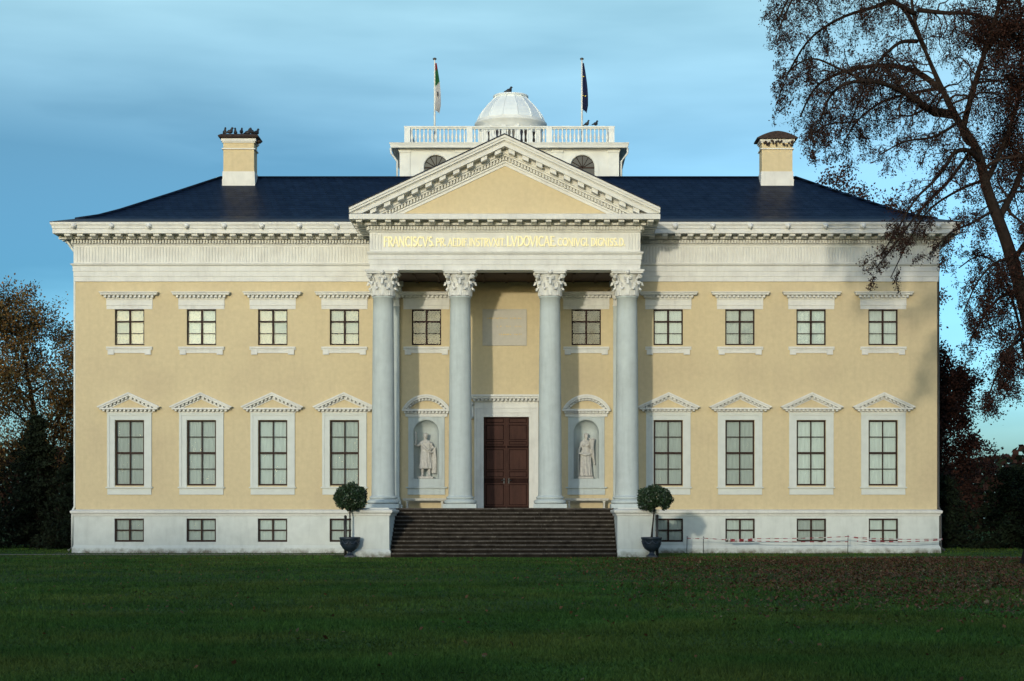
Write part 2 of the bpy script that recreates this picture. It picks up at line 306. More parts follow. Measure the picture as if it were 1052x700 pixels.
# ------------------------------------------------------------------ palace
HX, DEP = 18.44, 26.0
UX = [-16.13, -13.05, -10.0, -6.93, 6.93, 10.0, 13.05, 16.13]
PX = [-3.42, 3.42]
pal = tag(empty('palace'), 'yellow neoclassical palace with white four-columned portico, slate roof and rooftop belvedere', 'palace')
def wall(mb, us, zs, holes, rev, fn, mi=0):
    """flat wall from cells us x zs leaving the rectangular holes open, with reveals; fn(u, d, z) gives the point"""
    us = sorted(set(us + [h[0] for h in holes] + [h[1] for h in holes])); zs = sorted(set(zs + [h[2] for h in holes] + [h[3] for h in holes]))
    inh = lambda u, z: any(h[0] < u < h[1] and h[2] < z < h[3] for h in holes)
    for i in range(len(us)-1):
        for j in range(len(zs)-1):
            if not inh((us[i]+us[i+1])/2, (zs[j]+zs[j+1])/2):
                mb.add([fn(us[i], 0, zs[j]), fn(us[i+1], 0, zs[j]), fn(us[i+1], 0, zs[j+1]), fn(us[i], 0, zs[j+1])], [(0, 1, 2, 3)], mi)
    for a, b, c, d in holes:
        q = [(a, c), (b, c), (b, d), (a, d)]
        for k in range(4):
            p, r = q[k], q[(k+1) % 4]; mb.add([fn(p[0], 0, p[1]), fn(p[0], rev, p[1]), fn(r[0], rev, r[1]), fn(r[0], 0, r[1])], [(0, 1, 2, 3)], mi)
UPZ, LOZ, BAZ = (8.9, 10.44), (2.89, 5.69), (.48, 1.48)
def yellow_holes(xs): return [(x-.63, x+.63, *UPZ) for x in xs] + [(x-.62, x+.62, *LOZ) for x in xs]
SX = [3.0, 7.9, 12.9, 17.9, 22.9]
front = lambda u, d, z: (u, d, z)
mb = MB()
wall(mb, [-HX, HX], [1.8, 11.7], yellow_holes(UX) + [(x-.63, x+.63, *UPZ) for x in PX] + [(x-.6, x+.6, 3.1, 5.76) for x in PX] + [(-.97, .97, 1.8, 5.83)], .24, front)
mb.build('front_wall', M['yellow'], pal)
for sgn in (-1, 1):
    mb = MB(); wall(mb, [0, DEP], [1.8, 11.7], yellow_holes(SX), .24, lambda u, d, z: (sgn*(HX-d), u, z)); mb.build('side_wall', M['yellow'], pal)
mb = MB(); wall(mb, [-HX, HX], [1.8, 11.7], [], .24, lambda u, d, z: (u, DEP-d, z)); mb.build('rear_wall', M['yellow'], pal)
# plinth
PO = .07
mb = MB()
bh = [(x-.63, x+.63, *BAZ) for x in UX]
wall(mb, [-HX-PO, HX+PO], [0.25, 1.62], bh, .2, lambda u, d, z: (u, -PO+d, z))
for sgn in (-1, 1): wall(mb, [-PO, DEP+PO], [0.25, 1.62], [(x-.63, x+.63, *BAZ) for x in SX], .2, lambda u, d, z: (sgn*(HX+PO-d), u, z))
wall(mb, [-HX-PO, HX+PO], [0.25, 1.62], [], .2, lambda u, d, z: (u, DEP+PO-d, z))
mb.ring([(PO, .33), (PO+.02, .30), (PO+.06, .22), (PO+.07, 0)], -HX, HX, 0, DEP)
mb.build('plinth', M['plinth'], pal)
mb = MB(); CAPP = [(PO-.01, 1.58), (PO+.04, 1.60), (PO+.05, 1.66), (PO+.12, 1.72), (PO+.13, 1.80), (PO+.10, 1.825), (-.02, 1.875)]
mb.ring(CAPP, -HX, HX, 0, DEP); mb.build('plinth_moulding', M['cream'], pal)
# main entablature
mb = MB()
EP = [(-.02, 11.62), (.05, 11.62), (.05, 11.83), (.075, 11.835), (.075, 12.05), (.10, 12.055), (.10, 12.27), (.17, 12.32), (.19, 12.37), (.07, 12.40), (.07, 13.17), (.12, 13.19), (.12, 13.22)]
mb.ring(EP, -HX, HX, 0, DEP); mb.build('architrave_and_frieze', M['cream'], pal)
def flutes(mb, a, b, z0, z1, face, axis='x', step=.131):
    k = int(round((b-a)/step)); st = (b-a)/k
    for i in range(k):
        u = a + (i+.5)*st; w = st*.32
        # half-round rib
        pts = [(-w, 0), (-w*.6, .028), (w*.6, .028), (w, 0)]
        for z in (0,):
            vs = []
            for zz in (z0, z1):
                for q, o in pts: vs.append((u+q, face-o, zz) if axis == 'x' else (face+o*(1 if face > 0 else -1), u+q, zz))
            mb.add(vs, [(0, 1, 5, 4), (1, 2, 6, 5), (2, 3, 7, 6), (3, 2, 1, 0), (4, 5, 6, 7)])
mb = MB()
for sg in (-1, 1):
    a, b = sorted((sg*HX, sg*5.7)); mb = MB(); flutes(mb, a, b, 12.45, 13.10, -.07); mb.build('frieze_fluting', M['cream'], pal)
    mb = MB(); flutes(mb, 0, DEP, 12.45, 13.10, sg*(HX+.07), 'y'); mb.build('frieze_fluting', M['cream'], pal)
def teeth(mb, a, b, step, w, o0, o1, z0, z1, y0, mi=0, cx=0):
    k = int(round((b-a)/step)); st = (b-a)/k
    for i in range(k+1):
        u = a+i*st; mb.box(u-w/2, u+w/2, y0-o1, y0-o0, z0, z1, mi)
def teeth_side(mb, a, b, step, w, o0, o1, z0, z1, x0, sg):
    k = int(round((b-a)/step)); st = (b-a)/k
    for i in range(k+1):
        u = a+i*st; mb.box(x0+sg*o0, x0+sg*o1, u-w/2, u+w/2, z0, z1)
CP = [(.04, 13.225), (.05, 13.225), (.05, 13.40), (.24, 13.42), (.24, 13.60), (.74, 13.60), (.74, 13.57), (.78, 13.57), (.78, 13.72), (.76, 13.74), (.80, 13.78), (.81, 13.86), (.87, 13.96), (.87, 14.03), (.84, 14.035)]
mb = MB(); mb.ring(CP, -HX, HX, 0, DEP)
def mod_block(mb, u, yb, z1, w=.24, ln=.46, h=.19):
    # scrolled bracket: deep at the wall, curling up at the front
    pr = [(yb, z1), (yb, z1-h), (yb-ln*.35, z1-h), (yb-ln*.6, z1-h*.62), (yb-ln*.85, z1-h*.75), (yb-ln, z1-h*.6), (yb-ln, z1)]
    k = len(pr); vs = [(u-w/2, y, z) for y, z in pr]+[(u+w/2, y, z) for y, z in pr]
    mb.add(vs, [tuple(range(k-1, -1, -1)), tuple(range(k, 2*k))]+[(i, (i+1) % k, k+(i+1) % k, k+i) for i in range(k)])
k = 70
for i in range(k):
    u = -HX-.45+(i+.5)*(2*HX+.9)/k
    if abs(u) > 5.9: mod_block(mb, u, -.24, 13.598)
for sg in (-1, 1):
    kk = 50
    for i in range(kk):
        u = -.3+(i+.5)*(DEP+.6)/kk; mb.box(sg*(HX+.24), sg*(HX+.68), u-.12, u+.12, 13.42, 13.598)
for a, b in ((-HX-.1, -5.9), (5.9, HX+.1)): teeth(mb, a, b, .125, .07, .04, .19, 13.24, 13.385, 0)
for sg in (-1, 1): teeth_side(mb, 0, DEP, .125, .07, .04, .19, 13.24, 13.385, sg*HX, sg)
mb.build('cornice', M['cream'], pal)
mb = MB(); mb.ring([(.88, 14.037), (.88, 14.055), (.05, 14.30), (-.1, 14.30)], -HX, HX, 0, DEP); mb.build('gutter', M['lead'], pal)
# lion-head water spouts on the gutter moulding
lh = MB(); lh.ell((0, -.05, 0), (.12, .10, .12), 10); lh.ell((0, -.13, -.04), (.07, .07, .05), 8); lh.ell((-.10, -.02, .07), (.04, .04, .04), 6); lh.ell((.10, -.02, .07), (.04, .04, .04), 6); lh.ell((0, -.14, -.11), (.04, .05, .03), 6)
lhm = lh.mesh('waterspout', M['cream'])
gut = None
for i in range(24):
    u = -18.3+i*36.6/23
    if abs(u) > 6.6: link('waterspout', lhm, pal, (u, -.82, 13.87))
# roof
EA = HX; prof = [(0.0, 14.28), (.8, 14.56), (1.55, 14.93), (3.4, 15.97), (5.3, 17.07)]
mb = MB()
vs = []
for d, z in prof: vs += [(-EA+d, d, z), (EA-d, d, z), (EA-d, DEP-d, z), (-EA+d, DEP-d, z)]
fs = []
for j in range(len(prof)-1):
    for i in range(4): kx = (i+1) % 4; fs.append((j*4+i, j*4+kx, j*4+4+kx, j*4+4+i))
fs.append((16, 17, 18, 19)); mb.add(vs, fs)
roof = mb.build('roof', M['slate'], pal)
mb = MB()   # lead-capped hips and ridge
for sg in (-1, 1): mb.tube([(sg*(EA-d), d, z+.03) for d, z in prof], .07, 6)
mb.tube([(-EA+5.3, 5.3, 17.09), (EA-5.3, 5.3, 17.09)], .06, 6)
mb.build('ridge_cap', M['slate'], roof)
# chimneys
for sg in (-1, 1):
    cx0 = sg*12.20; e = MB(); y0 = 4.45; y1 = 5.35; hw = .695
    e.box(cx0-hw, cx0+hw, y0, y1, 16.2, 18.55, 0)
    for o, a, b in ((.05, 16.2, 16.85), (.035, 16.853, 17.2), (.06, 18.20, 18.25), (.05, 18.50, 18.56), (.09, 18.563, 18.68)): e.box(cx0-hw-o, cx0+hw+o, y0-o, y1+o, a, b, 1)
    ch = e.build('chimney', [M['yellow'], M['cream']], pal)
    e = MB()
    if sg < 0:
        e.ring([(.05, 18.68), (.20, 18.74), (.22, 18.80), (.1, 18.88)], cx0-hw, cx0+hw, y0, y1); e.box(cx0-hw-.1, cx0+hw+.1, y0-.1, y1+.1, 18.68, 18.885)
        e.ell((cx0+hw+.16, y0+.3, 18.60), (.16, .2, .08), 8)
    else:
        # curved sheet hood
        pts = [(cx0+q*(hw+.24), 18.70+.30*(1-abs(q)**1.7)) for q in [i/8-1 for i in range(17)]]
        e.prism(pts + [(cx0+hw+.2, 18.66), (cx0-hw-.2, 18.66)], y0-.22, y1+.2)
        for q in range(26):
            u = random.Random(q).uniform(-.75, .75); e.ell((cx0+u, y0-.1, 18.58-random.Random(q+50).random()*.22), (.05, .05, .06), 6)
    e.build('chimney_hood', M['capiron'], ch)
# portico -----------------------------------------------------------
FZ = 1.91; PXH = 5.52; PY = -3.6; EPS = .004
mb = MB(); mb.box(-4.4, 4.4, -3.85, -.0, 0, FZ); mb.build('portico_floor', M['floor'], pal)
for sg in (-1, 1):
    a, b = (sg*4.4, sg*5.87); a, b = min(a, b), max(a, b)
    mb = MB(); mb.box(a+.003, b, -7.5, -.0, .0, 1.872); mb.ring([(0, .30), (.03, .26), (.05, .2), (.055, 0)], a+.06, b, -7.5, 0)
    c = mb.build('cheek_wall', M['plinth'], pal)
    mb = MB(); mb.ring([(o-PO, z+EPS) for o, z in CAPP[:-1]] + [(-.3, 1.892)], a, b, -7.5, -.3); mb.box(a+.02, b-.02, -7.48, -.3, 1.6, 1.905); mb.build('cap_moulding', M['cream'], c)
# stair: 12 risers, blocks with uneven joints
rs = random.Random(5); mb = MB(); nr = 12; rise = FZ/nr; tr = .304
for i in range(nr):
    z1 = FZ-i*rise; y0 = -3.85-(i+1)*tr
    xs = [-4.4]
    while xs[-1] < 4.4: xs.append(min(4.4, xs[-1]+rs.uniform(1.3, 2.4)))
    for a, b in zip(xs, xs[1:]):
        j = rs.uniform(-.008, .008); mb.box(a+.006, b-.006, y0+rs.uniform(-.012, .012)-.03, -3.86, z1-.055-j, z1-j)
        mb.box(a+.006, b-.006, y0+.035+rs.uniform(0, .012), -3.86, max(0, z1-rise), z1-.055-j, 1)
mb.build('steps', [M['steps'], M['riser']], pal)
# columns
def column_meshes():
    b = MB(); b.box(-.68, .68, -.68, .68, FZ, FZ+.17)
    pr = [(.66, FZ+.17)] + [(.58+.085*math.cos(t), FZ+.255+.085*math.sin(t)) for t in [(-90+15*i)*math.pi/180 for i in range(13)]] + [(.55, FZ+.355), (.53, FZ+.37), (.535, FZ+.39)] + [(.53+.045*math.cos(t), FZ+.43+.045*math.sin(t)) for t in [(-90+20*i)*math.pi/180 for i in range(10)]] + [(.50, FZ+.49), (.49, FZ+.53)]
    b.lathe(pr, 40)
    s = MB(); zs = [FZ+.52+(10.50-FZ-.52)*i/14 for i in range(15)]
    pr = [(.485, zs[0])] + [(.475-.062*(i/14)**1.7, zs[i]) for i in range(1, 15)] + [(.44, 10.51), (.45, 10.535), (.45, 10.56), (.43, 10.58)]
    s.lathe(pr, 40)
    c = MB(); c.lathe([(.40, 10.57), (.40, 11.0), (.44, 11.25), (.53, 11.45)], 32)
    def leaf(a, z0, h, r0, out, w):
        ca, sa = math.cos(a), math.sin(a); rows = 7; vs = []; wl = []
        for i in range(rows):
            t = i/(rows-1)
            if t < .72: r = r0+.03+out*.35*(t/.72)**2; z = z0+h*t/.72*.95
            else: q = (t-.72)/.28; r = r0+.03+out*(.35+.65*math.sin(q*math.pi/2)); z = z0+h*(.95+.08*math.sin(q*math.pi)-.20*q*q)
            ww = w*(.75+.35*math.sin(t*math.pi))*(1-.55*max(0, t-.75)/.25)
            for k, s_ in enumerate((-1, -.5, 0, .5, 1)):
                bul = .035*(1-s_*s_)+(.012 if k in (1, 3) else 0)
                jag = (.03 if (i % 2 and abs(s_) == 1) else 0)
                for rr in (r+bul, r+bul-.05):
                    vs.append((rr*ca-(s_*(ww-jag))*sa, rr*sa+(s_*(ww-jag))*ca, z))
        fs = []
        id_ = lambda i, k, q: (i*5+k)*2+q
        for i in range(rows-1):
            for k in range(4):
                fs.append((id_(i, k, 0), id_(i, k+1, 0), id_(i+1, k+1, 0), id_(i+1, k, 0))); fs.append((id_(i, k, 1), id_(i+1, k, 1), id_(i+1, k+1, 1), id_(i, k+1, 1)))
            for k in (0, 4): fs.append((id_(i, k, 0), id_(i+1, k, 0), id_(i+1, k, 1), id_(i, k, 1)))
        for k in range(4): fs.append((id_(rows-1, k, 0), id_(rows-1, k+1, 0), id_(rows-1, k+1, 1), id_(rows-1, k, 1)))
        c.add(vs, fs)
    for i in range(8): leaf(i*math.pi/4+math.pi/8, 10.58, .34, .40, .17, .135)
    for i in range(8): leaf(i*math.pi/4, 10.60, .58, .42, .20, .13)
    for i in range(4):      # corner volutes and the small centre scrolls
        a = math.pi/4+i*math.pi/2; ca, sa = math.cos(a), math.sin(a)
        c.tube([(ca*.45, sa*.45, 11.05), (ca*.54, sa*.54, 11.28), (ca*.68, sa*.68, 11.42)], [.04, .05, .06], 6)
        for s_ in (-1, 1):
            sp = []
            for q in range(14):
                t = q/13*3.2*math.pi; rr = .105*(1-q/16); sp.append((ca*(.72-rr*math.sin(t)*1.0)-s_*sa*.035, sa*(.72-rr*math.sin(t))+s_*ca*.035, 11.36+rr*math.cos(t)))
            c.tube(sp, .028, 5)
        a = i*math.pi/2; ca, sa = math.cos(a), math.sin(a)
        for s_ in (-1, 1):
            sp = []
            for q in range(10):
                t = q/9*2.6*math.pi; rr = .07*(1-q/12); u = s_*(.10+rr*math.sin(t)); sp.append((ca*.53-sa*u, sa*.53+ca*u, 11.30+rr*math.cos(t)))
            c.tube(sp, .022, 5)
        c.ell((ca*.60, sa*.60, 11.52), (.10, .10, .10), 8); c.ell((ca*.52, sa*.52, 11.22), (.07, .07, .10), 8)
    # concave-sided abacus
    pl = []
    for i in range(4):
        a0 = -math.pi*3/4+i*math.pi/2; c0 = Vector((math.cos(a0), math.sin(a0)))*.98; c1 = Vector((math.cos(a0+math.pi/2), math.sin(a0+math.pi/2)))*.98; nrm = ((c0+c1)/2).normalized()
        for t in (.04, .2, .35, .5, .65, .8, .96): pl.append(c0.lerp(c1, t)-nrm*.14*math.sin(t*math.pi))
    k = len(pl)
    for z0, z1, sc in ((11.47, 11.54, .96), (11.54, 11.624, 1.02)):
        c.add([(q.x*sc, q.y*sc, z0) for q in pl]+[(q.x*sc, q.y*sc, z1) for q in pl], [tuple(range(k-1, -1, -1)), tuple(range(k, 2*k))]+[(i, (i+1) % k, k+(i+1) % k, k+i) for i in range(k)])
    return b.mesh('base', M['white']), s.mesh('column', M['white']), c.mesh('capital', M['cream'])
bm_, sm_, cm_ = column_meshes()
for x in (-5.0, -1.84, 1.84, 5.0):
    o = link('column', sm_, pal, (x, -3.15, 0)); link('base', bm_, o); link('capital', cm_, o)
# antae on the wall
for sg in (-1, 1):
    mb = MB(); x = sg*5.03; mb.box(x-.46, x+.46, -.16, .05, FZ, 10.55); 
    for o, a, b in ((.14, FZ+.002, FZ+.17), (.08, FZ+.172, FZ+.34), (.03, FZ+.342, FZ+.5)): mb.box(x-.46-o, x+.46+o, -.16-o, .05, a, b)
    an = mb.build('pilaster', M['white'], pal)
    mb = MB()
    for o, a, b in ((.02, 10.552, 10.60), (.0, 10.602, 10.90), (.05, 10.902, 11.16), (.10, 11.162, 11.40), (.17, 11.402, 11.615)): mb.box(x-.46-o, x+.46+o, -.16-o, .05, a, b)
    for z, o in ((10.86, .06), (11.14, .09)):
        for q in range(5): mb.ell((x-.42+q*.21, -.18-o, z), (.08, .06, .05), 6)
    for q in (-1, 1): mb.ell((x+q*.5, -.26, 11.38), (.09, .09, .09), 8)
    mb.build('capital', M['cream'], an)
# portico entablature: rectangle ring butting into the wall
mb = MB()
PE = [(-.9, 11.625), (0, 11.625), (0, 11.83), (.025, 11.834), (.025, 12.04), (.05, 12.044), (.05, 12.22), (.12, 12.30), (.14, 12.35), (0, 12.38), (0, 13.14), (.05, 13.18), (.0, 13.224), (.0, 13.404), (.22, 13.424), (.22, 13.604), (.70, 13.604), (.70, 13.575), (.76, 13.575), (.76, 13.77), (.70, 13.80), (-1, 13.84)]
mb.ring(PE, -PXH, PXH, PY, .6)
for i in range(21): mod_block(mb, -5.9+i*11.8/20, PY-.22, 13.60, .23, .44, .18)
for sg in (-1, 1):
    for i in range(5): y = -3.5+i*.62; mb.box(sg*(PXH+.22), sg*(PXH+.66), y-.12, y+.12, 13.43, 13.60)
    teeth_side(mb, -3.5, -.3, .125, .07, -.01, .13, 13.25, 13.39, sg*PXH, sg)
teeth(mb, -PXH-.03, PXH+.03, .125, .07, -.01, .13, 13.25, 13.39, PY)
for sg in (-1, 1):
    a, b = sorted((sg*5.48, sg*5.0)); flutes(mb, a, b, 12.46, 13.08, PY)
pent = mb.build('portico_entablature', M['cream'], pal)
mb = MB(); mb.box(-4.75, 4.75, -2.75, -.002, 11.60, 11.66)
for i in range(1, 10): mb.box(-4.75+i*.95-.05, -4.75+i*.95+.05, -2.74, -.004, 11.55, 11.60)
mb.build('portico_ceiling', M['ceiling'], pal)
# pediment
SL, ZA, XE, ZB = .469, 16.96, 6.27, 13.815
def chevron(mb, v0, v1, yf, yb, mi=0, xe=XE):
    def line(v):
        xx = min(xe, (ZA-v-ZB)/SL); return xx, ZA-v-SL*xx
    a0, z0 = line(v0); a1, z1 = line(v1)
    for sg in (-1, 1):
        pts = [(0, ZA-v0), (sg*a0, z0)]
        if abs(a0-a1) > 1e-6 or True: pts += [(sg*a1, z1)]
        pts += [(0, ZA-v1)]
        mb.prism(pts, yf, yb, mi)
mb = MB()
chevron(mb, .0, .10, -4.47, -3.3); chevron(mb, .102, .20, -4.42, -3.3); chevron(mb, .202, .245, -4.34, -3.3); chevron(mb, .247, .43, -4.31, -3.3)
chevron(mb, .432, .64, -3.84, -3.3, xe=5.9); chevron(mb, .642, .72, -3.78, -3.3, xe=5.9); chevron(mb, .722, .90, -3.61, -3.3, xe=5.9); chevron(mb, .902, .97, -3.70, -3.3, xe=5.9); chevron(mb, .972, 1.10, -3.64, -3.3, xe=5.9)
def rake_teeth(mb, step, w, v0, v1, yf, yb, xmax, first=None):
    x = step/2
    while x < xmax:
        for sg in (-1, 1):
            pts = [(sg*(x-w/2), ZA-v0-SL*(x-w/2)), (sg*(x+w/2), ZA-v0-SL*(x+w/2)), (sg*(x+w/2), ZA-v1-SL*(x+w/2)), (sg*(x-w/2), ZA-v1-SL*(x-w/2))]
            mb.prism(pts, yf, yb)
        x += step
rake_teeth(mb, .56, .25, .425, .60, -4.22, -3.85, 5.5); rake_teeth(mb, .125, .07, .73, .87, -3.76, -3.60, 4.9)
ped = mb.build('pediment', M['cream'], pal)
mb = MB(); mb.prism([(-5.6, 13.82), (5.6, 13.82), (0, ZA-1.0+.62)], -3.60, -3.3); mb.build('tympanum', M['yellow'], ped)
mb = MB()
for sg in (-1, 1):
    q = [(0, ZA+.05), (sg*(XE+.03), ZA+.05-SL*(XE+.03)), (sg*(XE+.03), ZA+.004-SL*(XE+.03)), (0, ZA+.004)]; mb.prism(q, -4.5, 6.2)
mb.build('portico_roof', M['slate'], pal)
mb = MB(); mb.box(-6.0, 6.0, -3.3, .5, 13.6, 13.9); mb.prism([(-5.9, 13.9), (5.9, 13.9), (0, 16.6)], -3.29, 5.0); mb.build('pediment_core', M['cream'], ped)
# inscription -------------------------------------------------------
G = {}   # glyph strokes in a unit box: list of (thick?, [points])
def arc(cx, cz, rx, rz, a0, a1, k=10): return [(cx+rx*math.cos(R(a0+(a1-a0)*i/k)), cz+rz*math.sin(R(a0+(a1-a0)*i/k))) for i in range(k+1)]
G['I'] = (.30, [(1, [(.15, 0), (.15, 1)])]); G['L'] = (.62, [(1, [(.15, 0), (.15, 1)]), (0, [(.15, .03), (.58, .03), (.6, .2)])])
G['F'] = (.62, [(1, [(.15, 0), (.15, 1)]), (0, [(.15, .97), (.58, .97), (.6, .82)]), (0, [(.15, .53), (.48, .53)])])
G['E'] = (.64, [(1, [(.15, 0), (.15, 1)]), (0, [(.15, .97), (.58, .97)]), (0, [(.15, .53), (.5, .53)]), (0, [(.15, .03), (.6, .03)])])
G['R'] = (.72, [(1, [(.15, 0), (.15, 1)]), (0, [(.15, .97), (.35, .97)]), (1, arc(.35, .74, .2, .22, 90, -90)), (0, [(.35, .52), (.15, .52)]), (1, [(.32, .5), (.68, 0)])])
G['P'] = (.64, [(1, [(.15, 0), (.15, 1)]), (0, [(.15, .97), (.35, .97)]), (1, arc(.35, .73, .21, .23, 90, -90)), (0, [(.35, .5), (.15, .5)])])
G['D'] = (.80, [(1, [(.15, 0), (.15, 1)]), (0, [(.15, .97), (.35, .97)]), (1, arc(.33, .5, .38, .46, 90, -90, 14)), (0, [(.35, .03), (.15, .03)])])
G['A'] = (.80, [(0, [(.05, 0), (.38, 1)]), (1, [(.38, 1), (.72, 0)]), (0, [(.17, .36), (.58, .36)])])
G['V'] = (.78, [(1, [(.05, 1), (.38, 0)]), (0, [(.38, 0), (.72, 1)])])
G['N'] = (.82, [(0, [(.12, 0), (.12, 1)]), (1, [(.12, 1), (.68, 0)]), (0, [(.68, 0), (.68, 1)])])
G['X'] = (.76, [(1, [(.06, 1), (.68, 0)]), (0, [(.08, 0), (.66, 1)])])
G['T'] = (.70, [(1, [(.35, 0), (.35, 1)]), (0, [(.03, .84), (.05, .97), (.65, .97), (.67, .84)])])
G['C'] = (.76, [(1, arc(.44, .5, .33, .47, 50, 310, 16)), ])
G['G'] = (.80, [(1, arc(.44, .5, .33, .47, 50, 320, 16)), (1, [(.68, .1), (.68, .45)])])
G['O'] = (.86, [(1, arc(.43, .5, .34, .47, 0, 360, 22))])
G['S'] = (.60, [(1, arc(.31, .745, .2, .22, 40, 250, 9) + arc(.31, .26, .22, .235, 70, -140, 9))])
G['.'] = (.26, [(1, [(.10, .04), (.10, .14)])])
SER = {'I': [(.15, 0), (.15, 1)], 'L': [(.15, 1), (.15, 0)], 'F': [(.15, 0)], 'R': [(.15, 0), (.68, 0)], 'P': [(.15, 0)], 'A': [(.05, 0), (.72, 0)], 'V': [(.05, 1), (.72, 1)], 'N': [(.12, 0), (.12, 1), (.68, 1)], 'X': [(.06, 1), (.68, 0), (.08, 0), (.66, 1)], 'T': [(.35, 0)]}
def word(mb, txt, x0, x1, z0, h, y, dep=.035, tk=.12, tn=.06):
    sc_ = [0]
    tot = sum(G[c][0] for c in txt); sc = (x1-x0)/tot; x = x0
    def stroke(pts, w):
        for k, (a, b) in enumerate(zip(pts, pts[1:])):
            A = Vector((x+a[0]*sc, z0+a[1]*h)); B = Vector((x+b[0]*sc, z0+b[1]*h)); d = (B-A)
            if d.length < 1e-6: continue
            d.normalize(); nn = Vector((-d.y, d.x))*w*h/2; e = d*w*h*.25; A = A-e; B = B+e; sc_[0] += 1; yy = y-(sc_[0] % 23)*.0009
            q = [A+nn, B+nn, B-nn, A-nn]; mb.prism([(t.x, t.y) for t in q], yy-dep, yy)
    for c in txt:
        for i, (th, pts) in enumerate(G[c][1]): stroke(pts, tk if th else tn)
        for sx_, sz_ in SER.get(c, []): stroke([(sx_-.09/sc*h*.9*.5-.02, sz_), (sx_+.09/sc*h*.5+.02, sz_)], .055)
        x += G[c][0]*sc
mb = MB(); yy = PY-.001; wx = lambda p: (p-549)*72.4/F+CX; wz = lambda q: CZ+(530-q)*72.4/F
for t, a, b, lo, hi in (('FRANCISCVS.', 393.9, 446.6, 252.8, 243.0), ('PR.', 447.6, 459, 252.6, 244.6), ('AEDIF.', 460.2, 481.4, 252.6, 244.6), ('INSTRVXIT.', 482, 519.8, 252.6, 244.6), ('LVDOVICAE.', 520.6, 572.0, 252.6, 242.6), ('CONIVGI.', 572.8, 605.5, 252.4, 244.6), ('DIGNISS.', 607, 635.6, 252.4, 244.6), ('D.', 636, 642.4, 252.4, 244.6)):
    mb = MB(); word(mb, t, wx(a), wx(b), wz(lo), wz(hi)-wz(lo), yy, tk=.14, tn=.09); mb.build('gilt_word', M['gold'], pent)
# windows -----------------------------------------------------------
def bars(mb, hw, z0, z1, y, fr, vert, hors, dep=.06):
    mb.box(-hw, -hw+fr, y, y+dep, z0, z1); mb.box(hw-fr, hw, y, y+dep, z0, z1)
    mb.box(-hw+fr, hw-fr, y+.001, y+dep, z1-fr, z1); mb.box(-hw+fr, hw-fr, y+.001, y+dep, z0, z0+fr*1.25)
    mb.box(-vert/2, vert/2, y+.006, y+dep-.004, z0+fr*1.25, z1-fr)
    for t, w in hors:
        z = z1-(z1-z0)*t; mb.box(-hw+fr, hw-fr, y+.012 if w < .05 else y+.003, y+dep-.008, z-w/2, z+w/2)
def panes(mb, hw, z0, z1, y, zsplit, seed):
    r = random.Random(seed); zz = [z0]+[z1-(z1-z0)*t for t in sorted(zsplit, reverse=True)]+[z1]
    for a, b in ((-hw+.03, 0), (0, hw-.03)):
        for c, d in zip(zz, zz[1:]):
            tx, tz = r.uniform(-.012, .012), r.uniform(-.008, .008); w = (b-a)/2; h = (d-c)/2
            mb.add([(a, y-tx*w-tz*h, c), (b, y+tx*w-tz*h, c), (b, y+tx*w+tz*h, d), (a, y-tx*w+tz*h, d)], [(0, 1, 2, 3)])
def curtain(mb, hw, z0, z1, y, seed, gath):
    r = random.Random(seed); k = 40; ph = r.random()*6; top = []; 
    for i in range(k+1):
        u = -hw+2*hw*i/k; top.append((u, y+gath*.5*(math.sin(i*1.1+ph)+.5*math.sin(i*2.3+ph*2))))
    vs = [(u, yy_, z0) for u, yy_ in top]+[(u, yy_, z1) for u, yy_ in top]
    mb.add(vs, [(i, i+1, k+2+i, k+1+i) for i in range(k)], 0, True)
WK = {}
def winkind(kind):
    d = {}
    if kind == 'up': hw, (z0, z1), fr, vert, hors, sp = .63, UPZ, .055, .085, [(.34, .07), (.67, .028)], [.34, .67]
    elif kind == 'lo': hw, (z0, z1), fr, vert, hors, sp = .62, LOZ, .06, .05, [(.255, .035), (.5, .085), (.745, .035)], [.255, .5, .745]
    else: hw, (z0, z1), fr, vert, hors, sp = .63, BAZ, .065, .075, [(.5, .055)], [.5]
    y = .10
    m_ = MB(); bars(m_, hw, z0, z1, y, fr, vert, hors); d['f'] = m_.mesh('window', M['frame'])
    d['p'] = []; d['c'] = []
    for s_ in range(5):
        m_ = MB(); panes(m_, hw, z0, z1, y+.035, sp, s_+11); d['p'].append(m_.mesh('pane', M['glass']))
        m_ = MB(); curtain(m_, hw, z0, z1, y+.11, s_, .018); m_.box(-hw, hw, y+.139, y+.15, z0, z1); d['c'].append(m_.mesh('blind', M['curtain']))
    WK[kind] = d
for k_ in ('up', 'lo', 'ba'): winkind(k_)
def rowteeth(mb, a, b, n_, w, y0, y1, z0, z1):
    for i in range(n_):
        u = a+(b-a)*(i+.5)/n_; mb.box(u-w/2, u+w/2, y0, y1, z0, z1)
